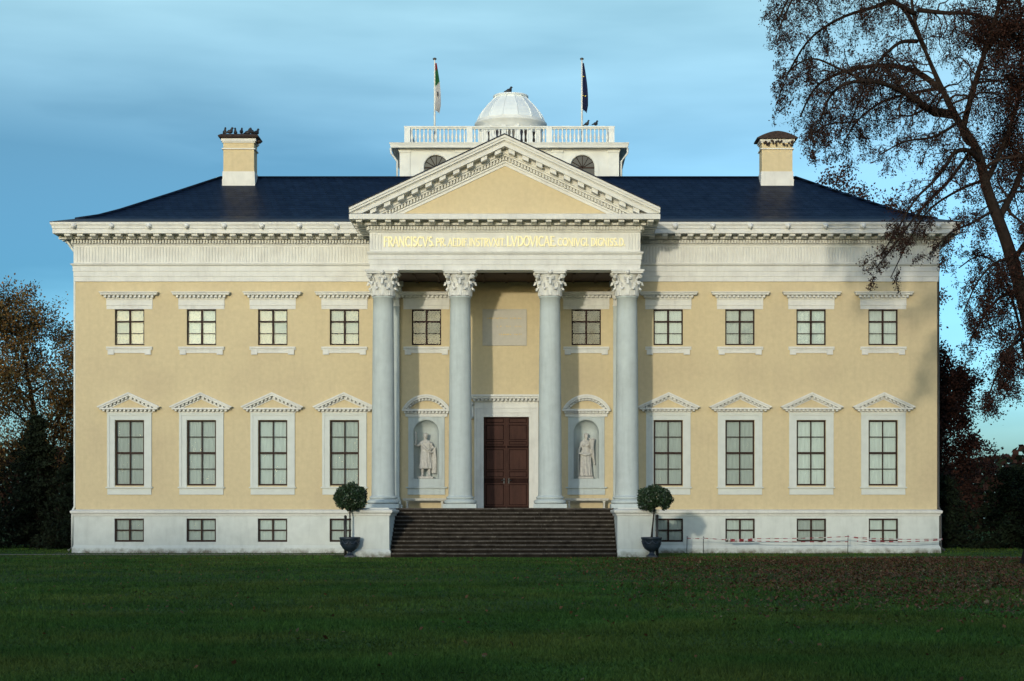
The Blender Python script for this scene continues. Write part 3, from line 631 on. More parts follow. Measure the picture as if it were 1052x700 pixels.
def trim_up():
    h = MB()
    pr = [(0, 10.905), (.035, 10.905), (.035, 11.02), (.20, 11.025), (.23, 11.06), (.23, 11.09), (.27, 11.14), (.27, 11.165), (0, 11.19)]
    hh = .98
    vs = []
    for o, z in pr: vs += [(-hh-o, 0.0, z), (-hh-o, -o-.02, z), (hh+o, -o-.02, z), (hh+o, 0, z)]
    h.add(vs, [(j*4+i, j*4+i+1, j*4+5+i, j*4+4+i) for j in range(len(pr)-1) for i in range(3)])
    rowteeth(h, -1.1, 1.1, 12, .09, -.20, -.03, 10.925, 11.018)
    for (o, z0, z1) in ((.02, 10.44, 10.60), (.045, 10.602, 10.64), (.03, 10.642, 10.85), (.05, 10.852, 10.904)):
        h.box(-.97-o*.6, .97+o*.6, -o, .02, z0, z1)
    s_ = MB()
    s_.box(-.98, .98, -.11, .02, 8.76, 8.83); s_.box(-.90, .90, -.04, .02, 8.56, 8.757); s_.box(-.99, .99, -.07, .02, 8.70, 8.757)
    for q in (-1, 1): s_.box(q*.92, q*.66, -.075, .02, 8.49, 8.699)
    return h.mesh('lintel_cornice', M['cream']), s_.mesh('sill', M['cream'])
def trim_lo():
    s_ = MB()
    for sg in (-1, 1):
        s_.box(sg*.63, sg*.839, -.035, .02, 2.84, 5.698); s_.box(sg*.842, sg*.95, -.06, .02, 2.84, 6.01)
    s_.box(-.839, .839, -.035, .02, 5.70, 5.899); s_.box(-.841, .841, -.06, .02, 5.901, 6.01)
    p_ = MB()
    for o, z0, z1, w in ((.05, 6.012, 6.06, 1.0), (.04, 6.062, 6.14, .99), (.24, 6.142, 6.21, 1.24)): p_.box(-w, w, -o, .02, z0, z1)
    rowteeth(p_, -1.16, 1.16, 13, .09, -.20, .02, 6.065, 6.139)
    def chev(v0, v1, yf, yb, xe, zb=6.212, za=6.87, sl=.455):
        def ln(v):
            xx = min(xe, (za-v-zb)/sl); return xx, za-v-sl*xx
        a0, q0 = ln(v0); a1, q1 = ln(v1)
        for sg in (-1, 1): p_.prism([(0, za-v0), (sg*a0, q0), (sg*a1, q1), (0, za-v1)], yf, yb)
    chev(0, .07, -.30, .02, 1.34); chev(.072, .15, -.26, .02, 1.34); chev(.152, .25, -.05, .02, 1.2); chev(.252, .30, -.09, .02, 1.1)
    x = .1
    while x < 1.05:
        for sg in (-1, 1):
            w = .045; p_.prism([(sg*(x-w), 6.87-.15-.455*(x-w)), (sg*(x+w), 6.87-.15-.455*(x+w)), (sg*(x+w), 6.87-.235-.455*(x+w)), (sg*(x-w), 6.87-.235-.455*(x-w))], -.21, -.045)
        x += .165
    t_ = MB(); t_.prism([(-.9, 6.213), (.9, 6.213), (0, 6.62)], -.05, .02)
    l_ = MB(); l_.box(-1.0, 1.0, -.12, .02, 2.78, 2.835); l_.box(-.94, .94, -.05, .02, 2.50, 2.777)
    return s_.mesh('surround', M['trim']), p_.mesh('window_pediment', M['cream']), t_.mesh('tympanum', M['yellow']), l_.mesh('sill', M['trim'])
hu, su = trim_up(); sl_, pl_, tl_, ll_ = trim_lo()
cnt = [0]
def window(kind, loc, rot=0):
    d = WK[kind]; cnt[0] += 1; k = (cnt[0]*7) % 5
    o = link('window', d['f'], pal, loc, (0, 0, rot)); link('pane', d['p'][k], o); link('blind', d['c'][(k+cnt[0]) % 5], o)
    if kind == 'up': link('lintel_cornice', hu, o); link('sill', su, o)
    if kind == 'lo': link('surround', sl_, o); link('window_pediment', pl_, o); link('tympanum', tl_, o); link('sill', ll_, o)
    return o
for x in UX: window('up', (x, 0, 0)); window('lo', (x, 0, 0)); window('ba', (x, -PO, 0))
for x in PX:
    o = window('up', (x, 0, 0))
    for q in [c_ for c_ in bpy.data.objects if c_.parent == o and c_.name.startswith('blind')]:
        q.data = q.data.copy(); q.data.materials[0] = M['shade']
for y in SX:
    for k_ in ('up', 'lo', 'ba'):
        o = PO if k_ == 'ba' else 0
        window(k_, (-HX-o, y, 0), R(-90)); window(k_, (HX+o, y, 0), R(90))
# niches ------------------------------------------------------------
def arch_plate(mb, ho, zb, zt, ri, zs, y0, y1, k=18, mi=0):
    """rectangular plate from -ho..ho, zb..zt with an arched opening of half-width ri springing at zs"""
    ar = [(ri*math.cos(math.pi*i/k), zs+ri*math.sin(math.pi*i/k)) for i in range(k+1)]
    inn = [(ri, zb)]+ar+[(-ri, zb)]
    def outp(p):
        x, z = p
        if z <= zs: return (math.copysign(ho, x), z)
        a = math.atan2(z-zs, x); t = min(ho/abs(math.cos(a)) if abs(math.cos(a)) > 1e-6 else 1e9, (zt-zs)/math.sin(a)); return (t*math.cos(a), zs+t*math.sin(a))
    # insert exact corners
    ca = math.atan2(zt-zs, ho); 
    full = []
    for p, q in zip(inn, inn[1:]):
        full.append(p)
        if p[1] >= zs and q[1] >= zs:
            a, b = math.atan2(p[1]-zs, p[0]), math.atan2(q[1]-zs, q[0])
            for c_ in (ca, math.pi-ca):
                if a < c_ < b: full.append((ri*math.cos(c_), zs+ri*math.sin(c_)))
    full.append(inn[-1]); out = [outp(p) for p in full]; n_ = len(full)
    vs = [(x, y0, z) for x, z in full]+[(x, y0, z) for x, z in out]+[(x, y1, z) for x, z in full]+[(x, y1, z) for x, z in out]
    fs = []
    for i in range(n_-1): fs += [(i, i+1, n_+i+1, n_+i), (i, 2*n_+i, 2*n_+i+1, i+1), (n_+i, n_+i+1, 3*n_+i+1, 3*n_+i)]
    mb.add(vs, fs, mi)
def arch_band(mb, r0, r1, zs, zb, y0, y1, k=20):
    pts0 = [(r0, zb)]+[(r0*math.cos(math.pi*i/k), zs+r0*math.sin(math.pi*i/k)) for i in range(k+1)]+[(-r0, zb)]
    pts1 = [(r1, zb)]+[(r1*math.cos(math.pi*i/k), zs+r1*math.sin(math.pi*i/k)) for i in range(k+1)]+[(-r1, zb)]
    n_ = len(pts0); vs = [(x, y0, z) for x, z in pts0]+[(x, y0, z) for x, z in pts1]+[(x, y1, z) for x, z in pts0]+[(x, y1, z) for x, z in pts1]
    fs = []
    for i in range(n_-1): fs += [(i, i+1, n_+i+1, n_+i), (i, 2*n_+i, 2*n_+i+1, i+1), (n_+i, n_+i+1, 3*n_+i+1, 3*n_+i)]
    mb.add(vs, fs)
nb = MB(); ri, zs_, zb_ = .54, 5.16, 3.19; k = 16
vs = []; rows = [zb_, zs_]+[zs_+ri*math.sin(math.pi/2*i/8) for i in range(1, 9)]
for z in rows:
    rr = ri if z <= zs_ else math.sqrt(max(1e-6, ri*ri-(z-zs_)**2))
    for i in range(k+1): a = math.pi*i/k; vs.append((rr*math.cos(a), -.03+rr*math.sin(a)*.98, z))
nb.add(vs, [(j*(k+1)+i, j*(k+1)+i+1, (j+1)*(k+1)+i+1, (j+1)*(k+1)+i) for j in range(len(rows)-1) for i in range(k)], 0, True)
nb.add([(ri*math.cos(math.pi*i/k), -.03+ri*math.sin(math.pi*i/k)*.98, zb_) for i in range(k+1)], [tuple(range(k+1))])
nm = nb.mesh('niche', M['white'])
sb = MB(); arch_plate(sb, .775, 2.84, 5.80, ri, zs_, -.04, .05); arch_band(sb, .57, .68, zs_, 3.2, -.07, -.03); sb.box(-ri, ri, -.05, .0, 2.84, 3.188); sb.box(-.8, .8, -.06, .02, 5.802, 5.84)
sbm = sb.mesh('niche_surround', M['white'])
lb = MB(); lb.box(-.88, .88, -.14, .02, 2.78, 2.836); lb.box(-.80, .80, -.06, .02, 2.50, 2.777); lbm = lb.mesh('niche_sill', M['white'])
gb = MB()
for o, z0, z1, w in ((.08, 5.842, 5.97, .9), (.05, 5.972, 6.07, .88), (.22, 6.072, 6.16, 1.03)): gb.box(-w, w, -o, .02, z0, z1)
rowteeth(gb, -.98, .98, 13, .08, -.19, .02, 5.977, 6.066)
rise_, hw_ = .62, 1.02; RR = (hw_**2+rise_**2)/(2*rise_); zc = 6.16+rise_-RR; th = math.asin(hw_/RR)
def seg(r0, r1, y0, y1, k=18):
    vs = []
    for i in range(k+1):
        a = -th+2*th*i/k
        for r, y in ((r0, y0), (r1, y0), (r0, y1), (r1, y1)): vs.append((r*math.sin(a), y, max(6.162, zc+r*math.cos(a))))
    fs = [(0, 1, 3, 2), (4*k, 4*k+2, 4*k+3, 4*k+1)]
    for i in range(k): o = 4*i; fs += [(o, o+4, o+5, o+1), (o+2, o+3, o+7, o+6), (o+1, o+5, o+7, o+3), (o, o+2, o+6, o+4)]
    gb.add(vs, fs)
seg(RR, RR-.07, -.27, .02); seg(RR-.072, RR-.15, -.23, .02); seg(RR-.152, RR-.26, -.04, .02)
for i in range(13):
    a = -th*.86+2*th*.86*i/12; r = RR-.20; gb.box(r*math.sin(a)-.035, r*math.sin(a)+.035, -.2, -.035, zc+r*math.cos(a)-.04, zc+r*math.cos(a)+.04)
gbm = gb.mesh('segmental_pediment', M['cream'])
for x in PX:
    o = link('niche', nm, pal, (x, 0, 0)); link('niche_surround', sbm, o); link('niche_sill', lbm, o); link('segmental_pediment', gbm, o)
# door --------------------------------------------------------------
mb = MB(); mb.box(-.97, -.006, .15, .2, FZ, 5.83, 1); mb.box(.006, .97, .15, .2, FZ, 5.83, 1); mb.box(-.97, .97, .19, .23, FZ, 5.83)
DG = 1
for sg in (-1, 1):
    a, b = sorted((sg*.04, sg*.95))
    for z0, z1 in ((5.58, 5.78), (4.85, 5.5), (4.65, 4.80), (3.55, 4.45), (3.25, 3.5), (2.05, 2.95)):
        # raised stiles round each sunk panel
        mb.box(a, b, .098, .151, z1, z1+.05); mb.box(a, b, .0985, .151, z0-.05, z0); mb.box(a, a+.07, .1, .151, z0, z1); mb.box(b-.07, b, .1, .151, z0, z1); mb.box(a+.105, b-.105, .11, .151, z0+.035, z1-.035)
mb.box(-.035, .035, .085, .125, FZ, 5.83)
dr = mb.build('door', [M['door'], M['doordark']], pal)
for sg in (-1, 1):
    h = MB(); h.tube([(sg*.10, .10, 3.12), (sg*.10, .03, 3.12), (sg*.22, .03, 3.12)], .02, 6); h.box(sg*.10-.03, sg*.10+.03, .085, .1, 2.98, 3.2); h.build('handle', M['iron'], dr)
mb = MB()
for sg in (-1, 1):
    mb.box(sg*.972, sg*1.12, -.04, .05, FZ, 5.83); mb.box(sg*1.122, sg*1.28, -.065, .02, FZ, 6.2); mb.box(sg*1.282, sg*1.37, -.09, .02, FZ, 6.25)
    mb.box(sg*1.40, sg*1.53, -.12, .02, 5.75, 6.48); mb.ell((sg*1.465, -.14, 6.38), (.07, .10, .10), 8); mb.ell((sg*1.465, -.12, 5.82), (.07, .07, .07), 8)
mb.box(-1.12, 1.12, -.04, .05, 5.832, 6.0); mb.box(-1.12, 1.12, -.065, .02, 6.002, 6.2); mb.box(-1.282, 1.282, -.09, .02, 6.202, 6.25); mb.box(-1.37, 1.37, -.05, .02, 6.252, 6.50)
for o, z0, z1, w in ((.06, 6.502, 6.60, 1.38), (.3, 6.602, 6.68, 1.54), (.36, 6.682, 6.77, 1.58)): mb.box(-w, w, -o, .02, z0, z1)
rowteeth(mb, -1.45, 1.45, 17, .09, -.25, .02, 6.51, 6.60)
mb.build('door_surround', M['cream'], pal)
# tablet
mb = MB(); mb.box(-.98, .83, -.03, .01, 8.92, 10.40); 
for z0, z1, a, b in ((8.88, 8.92, -1.02, .87), (10.40, 10.44, -1.02, .87)): mb.box(a, b, -.05, .01, z0, z1)
mb.box(-1.02, -.98, -.05, .01, 8.92, 10.40); mb.box(.83, .87, -.05, .01, 8.92, 10.40)
tb = mb.build('inscription_tablet', M['tablet'], pal)
mb = MB(); rr_ = random.Random(3)
for zz in (10.05, 9.70, 9.36):
    x = -.82 if zz > 10 else -.4
    while x < .68:
        w = rr_.uniform(.02, .05)
        if rr_.random() > .15: mb.box(x, x+.018, -.038, -.03, zz-.035, zz+.035); mb.box(x+.02, x+w+.02, -.037, -.03, zz-rr_.choice((-.02, .0, .025))-.008, zz-rr_.choice((-.02, .0, .025))+.008)
        x += w+.045
mb.build('worn_gilt_lines', M['tarnish'], tb)
# belvedere ---------------------------------------------------------
BX, BY0, BY1 = 5.25, 9.0, 19.5
mb = MB(); wall(mb, [-BX, BX], [16.9, 19.2], [(q-.75, q+.75, 17.1, 18.98) for q in (-3.5, 3.5)], .25, lambda u, d, z: (u, BY0+d, z))
mb.box(-BX, -BX+.01, BY0+.01, BY1, 16.9, 19.2); mb.box(BX-.01, BX, BY0+.01, BY1, 16.9, 19.2); mb.box(-BX, BX, BY1-.01, BY1, 16.9, 19.2)
for x in (-5.0, -2.3, 2.3, 5.0): mb.box(x-.25, x+.25, BY0-.05, BY0, 16.9, 18.98); mb.box(x-.28, x+.28, BY0-.08, BY0, 18.982, 19.08)
mb.ring([(0, 19.06), (.06, 19.08), (.08, 19.16), (.30, 19.18), (.30, 19.15), (.40, 19.15), (.42, 19.26), (.47, 19.38), (.0, 19.44)], -BX, BX, BY0, BY1)
mb.box(-BX, BX, BY0, BY1, 19.36, 19.43)
bel = mb.build('belvedere', M['belv'], pal)
for q in (-3.5, 3.5):
    a = MB(); arch_plate(a, .76, 17.1, 18.99, .58, 18.28, -.02, .05); arch_band(a, .60, .78, 18.28, 17.1, -.07, -.021)
    o = a.build('arched_surround', M['belv'], bel, loc=(q, BY0, 0))
    w_ = MB(); w_.box(-.6, .6, .10, .12, 17.1, 18.9, 1)
    for i in range(1, 6): a_ = math.pi*i/6; w_.tube([(0, .08, 18.28), (.57*math.cos(a_), .08, 18.28+.57*math.sin(a_))], .018, 4, 0)
    w_.box(-.58, .58, .06, .1, 18.25, 18.31, 0); w_.box(-.02, .02, .06, .1, 17.1, 18.3, 0)
    w_.build('arched_window', [M['frame'], M['darkglass']], bel, loc=(q, BY0, 0))
bl = MB(); za_, zb2 = 19.43, 20.30
def baluster(x, y):
    bl.lathe([(.045, za_+.10), (.045, za_+.16), (.035, za_+.2), (.065, za_+.34), (.06, za_+.42), (.03, za_+.58), (.028, za_+.64), (.045, za_+.68), (.045, za_+.74)], 8, x, y)
for side in range(4):
    c_ = 4.9
    mid = (BY0+BY1)/2; hh2 = (BY1-BY0)/2-.3
    def pt(u):
        return [(u, BY0+.3), (c_, mid+u/c_*hh2), (-u, BY1-.3), (-c_, mid-u/c_*hh2)][side]
    for a, b in ((-4.78, -2.06), (-1.76, 1.76), (2.06, 4.78)):
        k_ = int((b-a)/.19)
        for i in range(k_): baluster(*pt(a+(b-a)*(i+.5)/k_))
    for u in (-4.9, -1.91, 1.91):
        x, y = pt(u); bl.box(x-.14, x+.14, y-.14, y+.14, za_, zb2-.06)
    for z0, z1, w in ((za_, za_+.10, .10), (zb2-.12, zb2-.06, .08), (zb2-.06, zb2, .13)):
        (xa, ya), (xb, yb) = pt(-4.9-(.16 if z1 == zb2 else 0)), pt(4.9+(.16 if z1 == zb2 else 0))
        if side % 2 == 0: bl.box(xa, xb, ya-w, ya+w, z0, z1)
        else: bl.box(xa-w, xa+w, min(ya, yb)+.15, max(ya, yb)-.15, z0, z1-.002)
bl.build('balustrade', M['belv'], bel)
dm = MB(); DYC, NS = 14.25, 14
dm.lathe([(1.40, 19.40), (1.40, 21.3)], NS, 0, DYC, sm=False, mi=1)
for i in range(NS):
    a = 2*math.pi*i/NS; x, y = 1.5*math.cos(a), DYC+1.5*math.sin(a); dm.box(x-.11, x+.11, y-.11, y+.11, 19.4, 21.36)
dm.lathe([(1.3, 20.9), (1.66, 21.2), (1.66, 21.34), (1.84, 21.42), (1.84, 21.5), (1.74, 21.56), (1.74, 21.62)], 40, 0, DYC)
drum = dm.build('lantern_drum', [M['belv'], M['darkglass']], bel)
dm = MB(); dp = [(1.73, 21.6), (1.68, 21.74), (1.60, 21.92), (1.44, 22.16), (1.24, 22.40), (1.04, 22.60), (.86, 22.78), (.83, 22.86)]
dm.lathe(dp, NS, 0, DYC, sm=False)
for i in range(NS):
    a = 2*math.pi*i/NS; dm.tube([((r+.01)*math.cos(a), DYC+(r+.01)*math.sin(a), z) for r, z in dp], .022, 5)
dm.lathe([(.80, 22.82), (.90, 22.86), (.90, 22.93), (.5, 23.0)], 28, 0, DYC)
dm.build('dome', M['dome'], bel)
for sg in (-1, 1):
    mb = MB(); mb.tube([(sg*5.66, BY0-.3, 19.14), (sg*5.64, BY0-.3, 18.9), (sg*5.36, BY0-.1, 18.55), (sg*5.36, BY0-.1, 17.0)], .05, 6); mb.build('drainpipe', M['belv'], bel)
for sg in (-1, 1):
    mb = MB(); mb.tube([(sg*(HX+.5), .25, 13.5), (sg*(HX+.3), .25, 13.2), (sg*(HX+.10), .25, 12.9), (sg*(HX+.10), .25, 2.0), (sg*(HX+.2), .25, 1.8), (sg*(HX+.2), .25, .25), (sg*(HX+.36), .15, .1)], .055, 8); mb.build('drainpipe', M['darkpipe'] if sg > 0 else M['belv'], pal)

# ------------------------------------------------------------------ flags
for px_, lab in ((-3.63, 'left'), (3.5, 'right')):
    mb = MB(); mb.tube([(0, 0, 19.43), (0, 0, 23.7)], [.055, .035], 8); t = mb.build('flagpole', M['belv'], None, loc=None)
    t.location = (px_, 10.0, 0)
    e = MB(); e.ell((0, 0, 23.73), (.10, .10, .06), 10); e.build('finial', M['darkpipe'], t)
    tag(t, 'white flagpole flying the red, green and white flag on the roof' if lab == 'left' else 'white flagpole flying the navy blue flag on the roof', 'flagpole', 'flagpoles on the belvedere')
def limp_flag(kind):
    f = MB(); rows, cols = 26, 15; vs = []; rr = random.Random(8 if kind == 'l' else 4)
    for j in range(rows+1):
        t = j/rows; w = .07+.20*math.sin(min(1, t*1.35)*math.pi/2)*(1 if t < .85 else (1-(t-.85)*2.2)); z = 23.52-(2.28 if kind == 'l' else 2.25)*t
        for i in range(cols):
            s_ = i/(cols-1); fold = math.sin(i*1.9+j*.10)*.045*(0.3+t); vs.append((.03+s_*w, fold-.05, z-.16*s_*t+.03*math.sin(i*1.3)*t))
    for j in range(rows):
        for i in range(cols-1):
            c_ = j+i*.25
            mi = 0
            if kind == 'l': mi = 0 if c_ < 4+i*.1 else (1 if c_ < 12.5 else 2)
            o = j*cols+i; f.add([vs[o], vs[o+1], vs[o+cols+1], vs[o+cols]], [(0, 1, 2, 3)], mi, True)
    return f
f = limp_flag('l'); fo = f.build('flag', [M['fred'], M['fgreen'], M['fwhite']]); fo.location = (-3.63, 10, 0); tag(fo, 'limp red, green and white flag hanging from the left pole', 'flag')
e = MB(); e.prism([(.12, 22.12), (.18, 22.10), (.19, 21.96), (.15, 21.88), (.11, 21.98)], -.135, -.125); e.build('coat_of_arms', M['bird'], fo)
f = limp_flag('r'); fo = f.build('flag', [M['fblue']]); fo.location = (3.5, 10, 0); tag(fo, 'limp navy blue flag with yellow stars hanging from the right pole', 'flag')
for a, b in ((.06, 22.85), (.04, 21.92), (.17, 21.90)):
    e = MB(); e.prism([(a+(.04 if i % 2 == 0 else .017)*math.sin(i*math.pi/5), b+(.04 if i % 2 == 0 else .017)*math.cos(i*math.pi/5)) for i in range(10)], -.14, -.13); e.build('star', M['fstar'], fo)
# ------------------------------------------------------------------ birds
def bird_mesh():
    b = MB(); b.ell((0, 0, .13), (.075, .12, .08), 12); b.ell((0, -.06, .19), (.05, .06, .08), 10); b.ell((0, -.09, .27), (.042, .05, .045), 10)
    b.tube([(0, -.13, .27), (0, -.18, .26)], [.018, .004], 5); b.tube([(0, .08, .12), (0, .22, .06)], [.045, .025], 6)
    for s_ in (-1, 1): b.tube([(s_*.03, 0, .07), (s_*.03, -.01, 0)], .011, 5)
    return remesh(b, 'bird', M['bird'], .011, 2)
BM = bird_mesh()
bi = [(-12.62, 4.6, 18.885, .4), (-12.40, 4.8, 18.885, -1.2), (-12.10, 4.6, 18.885, 1.9), (-11.85, 4.8, 18.885, .2), (-11.63, 4.6, 18.885, 2.6), (-12.88, 4.7, 18.885, -.7), (-11.45, 4.8, 18.885, 1.2)]
pos = ['third from the left', 'fourth', 'middle', 'right of the middle', 'second from the right', 'leftmost', 'rightmost']
lb_ = ['second bird from the left of the flock on the left chimney', 'third bird from the left of the flock on the left chimney', 'bird in the middle of the flock on the left chimney', 'third bird from the right of the flock on the left chimney', 'second bird from the right of the flock on the left chimney', 'leftmost bird of the dark flock on the left chimney', 'rightmost bird of the dark flock on the left chimney']
for (x, y, z, r_), lab in zip(bi, lb_):
    o = link('bird', BM, None, (x, y, z), (0, 0, r_*1.0+1.2)); o.scale = (1.15,)*3; tag(o, lab, 'bird', 'birds sitting on the left chimney')
o = link('bird', BM, None, (-.08, 14.0, 22.99), (0, 0, R(110))); o.scale = (1.25,)*3; tag(o, 'single dark bird perched on top of the white dome', 'bird')
for x, lab in ((3.72, 'left of the two dark birds on the balustrade beside the navy flag'), (4.14, 'right of the two dark birds on the balustrade beside the navy flag')):
    o = link('bird', BM, None, (x, 9.3, 20.30), (0, 0, R(60 if x < 4 else 120))); o.scale = (1.0,)*3; tag(o, lab, 'bird', 'birds on the balustrade')
# ------------------------------------------------------------------ statues
def robe(b, cx, cy, z0, z1, r0, r1, sx_, sy_, folds, amp, seed, lean=0):
    rr = random.Random(seed); ph = [rr.random()*6 for _ in range(4)]
    prof = [(r0+(r1-r0)*t, z0+(z1-z0)*t) for t in [i/14 for i in range(15)]]
    vs = []; n_ = 56
    for r, z in prof:
        t = (z-z0)/(z1-z0)
        for i in range(n_):
            a = 2*math.pi*i/n_; q = 1+amp*(1-.55*t)*math.sin(folds*a+ph[0]+2.2*t)+amp*.5*math.sin((folds*1.7//1)*a+ph[1]-3*t); vs.append((cx+lean*t+r*q*math.cos(a)*sx_, cy+r*q*math.sin(a)*sy_, z))
    b.add(vs, [(j*n_+i, j*n_+(i+1) % n_, (j+1)*n_+(i+1) % n_, (j+1)*n_+i) for j in range(14) for i in range(n_)]+[tuple(range(n_-1, -1, -1)), tuple(range(14*n_, 15*n_))], 0, True)
def statue(kind):
    b = MB()
    if kind == 'm':   # raised right arm with an object, cloak on his left side
        robe(b, 0, 0, .33, 1.02, .23, .165, 1.15, .8, 9, .11, 1); robe(b, 0, 0, .95, 1.40, .165, .18, 1.15, .72, 7, .05, 2)
        for s_, kx in ((-1, -.02), (1, .03)):
            b.tube([(s_*.09, 0, .9), (s_*.10+kx, -.05 if s_ < 0 else 0, .52), (s_*.11+kx, .02, .14), (s_*.11+kx, -.03, .05)], [.095, .075, .05, .045], 12); b.tube([(s_*.11+kx, .02, .04), (s_*.12+kx, -.14, .035)], [.05, .035], 8)
        b.tube([(-.17, 0, 1.38), (-.31, -.06, 1.26), (-.40, -.12, 1.30), (-.36, -.14, 1.55)], [.075, .055, .045, .034], 10); b.ell((-.355, -.15, 1.60), (.045, .035, .06), 8)
        b.tube([(-.36, -.16, 1.56), (-.38, -.16, 1.78)], [.03, .045], 8); b.ell((-.38, -.16, 1.80), (.06, .06, .05), 8)
        b.tube([(.18, 0, 1.38), (.30, .0, 1.16), (.18, -.17, 1.10)], [.075, .058, .038], 10); b.ell((.13, -.2, 1.10), (.05, .04, .035), 8)
        for q in range(5): b.tube([(.24+q*.03, .04-q*.01, 1.20), (.29+q*.025, .05, .7), (.27+q*.03, .02+.03*math.sin(q*2), .14)], [.04, .05, .045], 8)
        b.tube([(-.18, -.08, 1.36), (0, -.15, 1.15), (.16, -.14, 1.02), (.28, -.03, .98)], [.05, .045, .05, .04], 8)
        hx, tl = 0, .0
    else:             # woman with cornucopia on her left arm, rod in the right hand
        robe(b, 0, 0, .03, .98, .245, .19, 1.0, .82, 11, .13, 5); robe(b, .0, 0, .9, 1.18, .20, .135, 1.05, .78, 9, .06, 6); robe(b, .0, 0, 1.14, 1.42, .135, .165, 1.15, .7, 7, .04, 7)
        b.tube([(-.24, -.1, .96), (0, -.2, .88), (.2, -.12, .94)], .045, 8)
        for s_ in (-1, 1): b.ell((s_*.075, -.10, 1.29), (.065, .055, .06), 10)
        b.tube([(-.16, 0, 1.40), (-.25, -.02, 1.15), (-.28, -.08, .90)], [.068, .05, .034], 10); b.ell((-.285, -.1, .84), (.035, .035, .06), 8)
        b.tube([(-.285, -.1, .95), (-.30, -.12, .03)], .022, 8)
        b.tube([(.16, 0, 1.40), (.27, .0, 1.18), (.25, -.16, 1.12)], [.068, .052, .036], 10); b.ell((.25, -.2, 1.12), (.04, .04, .04), 8)
        b.tube([(.32, -.1, .72), (.30, -.12, .95), (.25, -.14, 1.2), (.24, -.12, 1.48)], [.02, .045, .075, .12], 10)
        for q in range(6): b.ell((.24+.09*math.cos(q*1.05), -.12+.08*math.sin(q*1.05), 1.52+.03*(q % 2)), (.05, .05, .05), 8)
        b.tube([(.20, 0, 1.15), (.30, .02, .8), (.36, .0, .5)], [.06, .07, .03], 8)
        hx, tl = .02, .5
    b.tube([(0, 0, 1.38), (hx*.5, -.01, 1.55)], [.075, .058], 10)
    b.tube([(-.17, 0, 1.40), (0, .0, 1.45), (.17, 0, 1.40)], [.065, .075, .065], 10)
    b.ell((hx, -.015, 1.66), (.082, .10, .12), 14)
    fx = math.sin(tl)*.095
    b.ell((hx+fx, -.015-.10*math.cos(tl), 1.65), (.017, .028, .03), 8); b.ell((hx+fx*.9, -.105*math.cos(tl), 1.60), (.03, .02, .012), 8)
    for s_ in (-1, 1): b.ell((hx+s_*.083, 0, 1.655), (.012, .022, .03), 6); b.ell((hx+fx*.9+s_*.033, -.015-.088*math.cos(tl), 1.69), (.018, .012, .008), 6)
    for q in range(9):
        a = q/9*2*math.pi; b.ell((hx+.075*math.cos(a), .02+.085*math.sin(a)*(1 if math.sin(a) > 0 else .7), 1.735), (.04, .04, .04), 6)
    b.ell((hx, .03, 1.74), (.085, .095, .06), 10)
    if kind == 'w': b.ell((hx, .11, 1.68), (.05, .05, .05), 8)
    me = remesh(b, 'statue', M['marble'], .013, 2)
    return me
for kind, x, lab in (('m', -3.46, 'white marble statue with raised right arm in the niche left of the door'), ('w', 3.40, 'white marble robed woman with horn of plenty in the niche right of the door')):
    o = link('statue', statue(kind), None, (x, .14, 3.27)); o.scale = (1.08, 1.0, 1.05); tag(o, lab, 'statue', 'niche statues')
    e = MB(); e.box(-.30, .30, -.22, .22, -.072, .01); e.build('statue_base', M['marble'], o)
# benches
for x, lab in ((-3.46, 'pale stone bench under the left niche, beside the left columns'), (3.42, 'pale stone bench under the right niche, beside the right columns')):
    t = tag(empty('stone_bench', (x, -.45, FZ)), lab, 'bench', 'benches under the niches')
    e = MB(); e.box(-.93, .93, -.2, .2, .36, .43); e.box(-.90, .90, -.18, .18, .33, .358); e.build('seat', M['bench'], t)
    for s_ in (-1, 1):
        e = MB(); e.prism([(s_*.74-.05, 0), (s_*.74+.05, 0), (s_*.74+.035, .1), (s_*.74+.035, .24), (s_*.74+.07, .328), (s_*.74-.07, .328), (s_*.74-.035, .24), (s_*.74-.035, .1)], -.15, .15); e.build('leg', M['bench'], t)

# ------------------------------------------------------------------ leaves / twigs (numpy)
def quads_mesh(name, P, U, V, mat_, mats_idx=None):
    """rhombic leaves: centre P, half axes U (length) and V (width)"""
    n_ = len(P); vs = np.empty((n_, 4, 3), np.float32); vs[:, 0] = P-U; vs[:, 1] = P+V; vs[:, 2] = P+U; vs[:, 3] = P-V
    me = bpy.data.meshes.new(name); me.vertices.add(n_*4); me.vertices.foreach_set('co', vs.ravel()); me.loops.add(n_*4); me.loops.foreach_set('vertex_index', np.arange(n_*4, dtype=np.int32))
    me.polygons.add(n_); me.polygons.foreach_set('loop_start', np.arange(0, n_*4, 4, dtype=np.int32)); me.polygons.foreach_set('loop_total', np.full(n_, 4, np.int32))
    for m_ in (mat_ if isinstance(mat_, list) else [mat_]): me.materials.append(m_)
    if mats_idx is not None: me.polygons.foreach_set('material_index', mats_idx.astype(np.int32))
    me.update(calc_edges=True); return me
def rand_dirs(rg, n_):
    d = rg.normal(size=(n_, 3)); return d/np.linalg.norm(d, axis=1)[:, None]
def leaf_mesh(name, P, size, mat_, seed=1, w=.55, mats_idx=None):
    rg = np.random.default_rng(seed); P = np.asarray(P, np.float32); n_ = len(P); a = rand_dirs(rg, n_); b = np.cross(a, rand_dirs(rg, n_)); b /= np.linalg.norm(b, axis=1)[:, None]+1e-6
    s_ = size*rg.uniform(.6, 1.3, (n_, 1))/2; return quads_mesh(name, P, a*s_, b*s_*w, mat_, mats_idx)
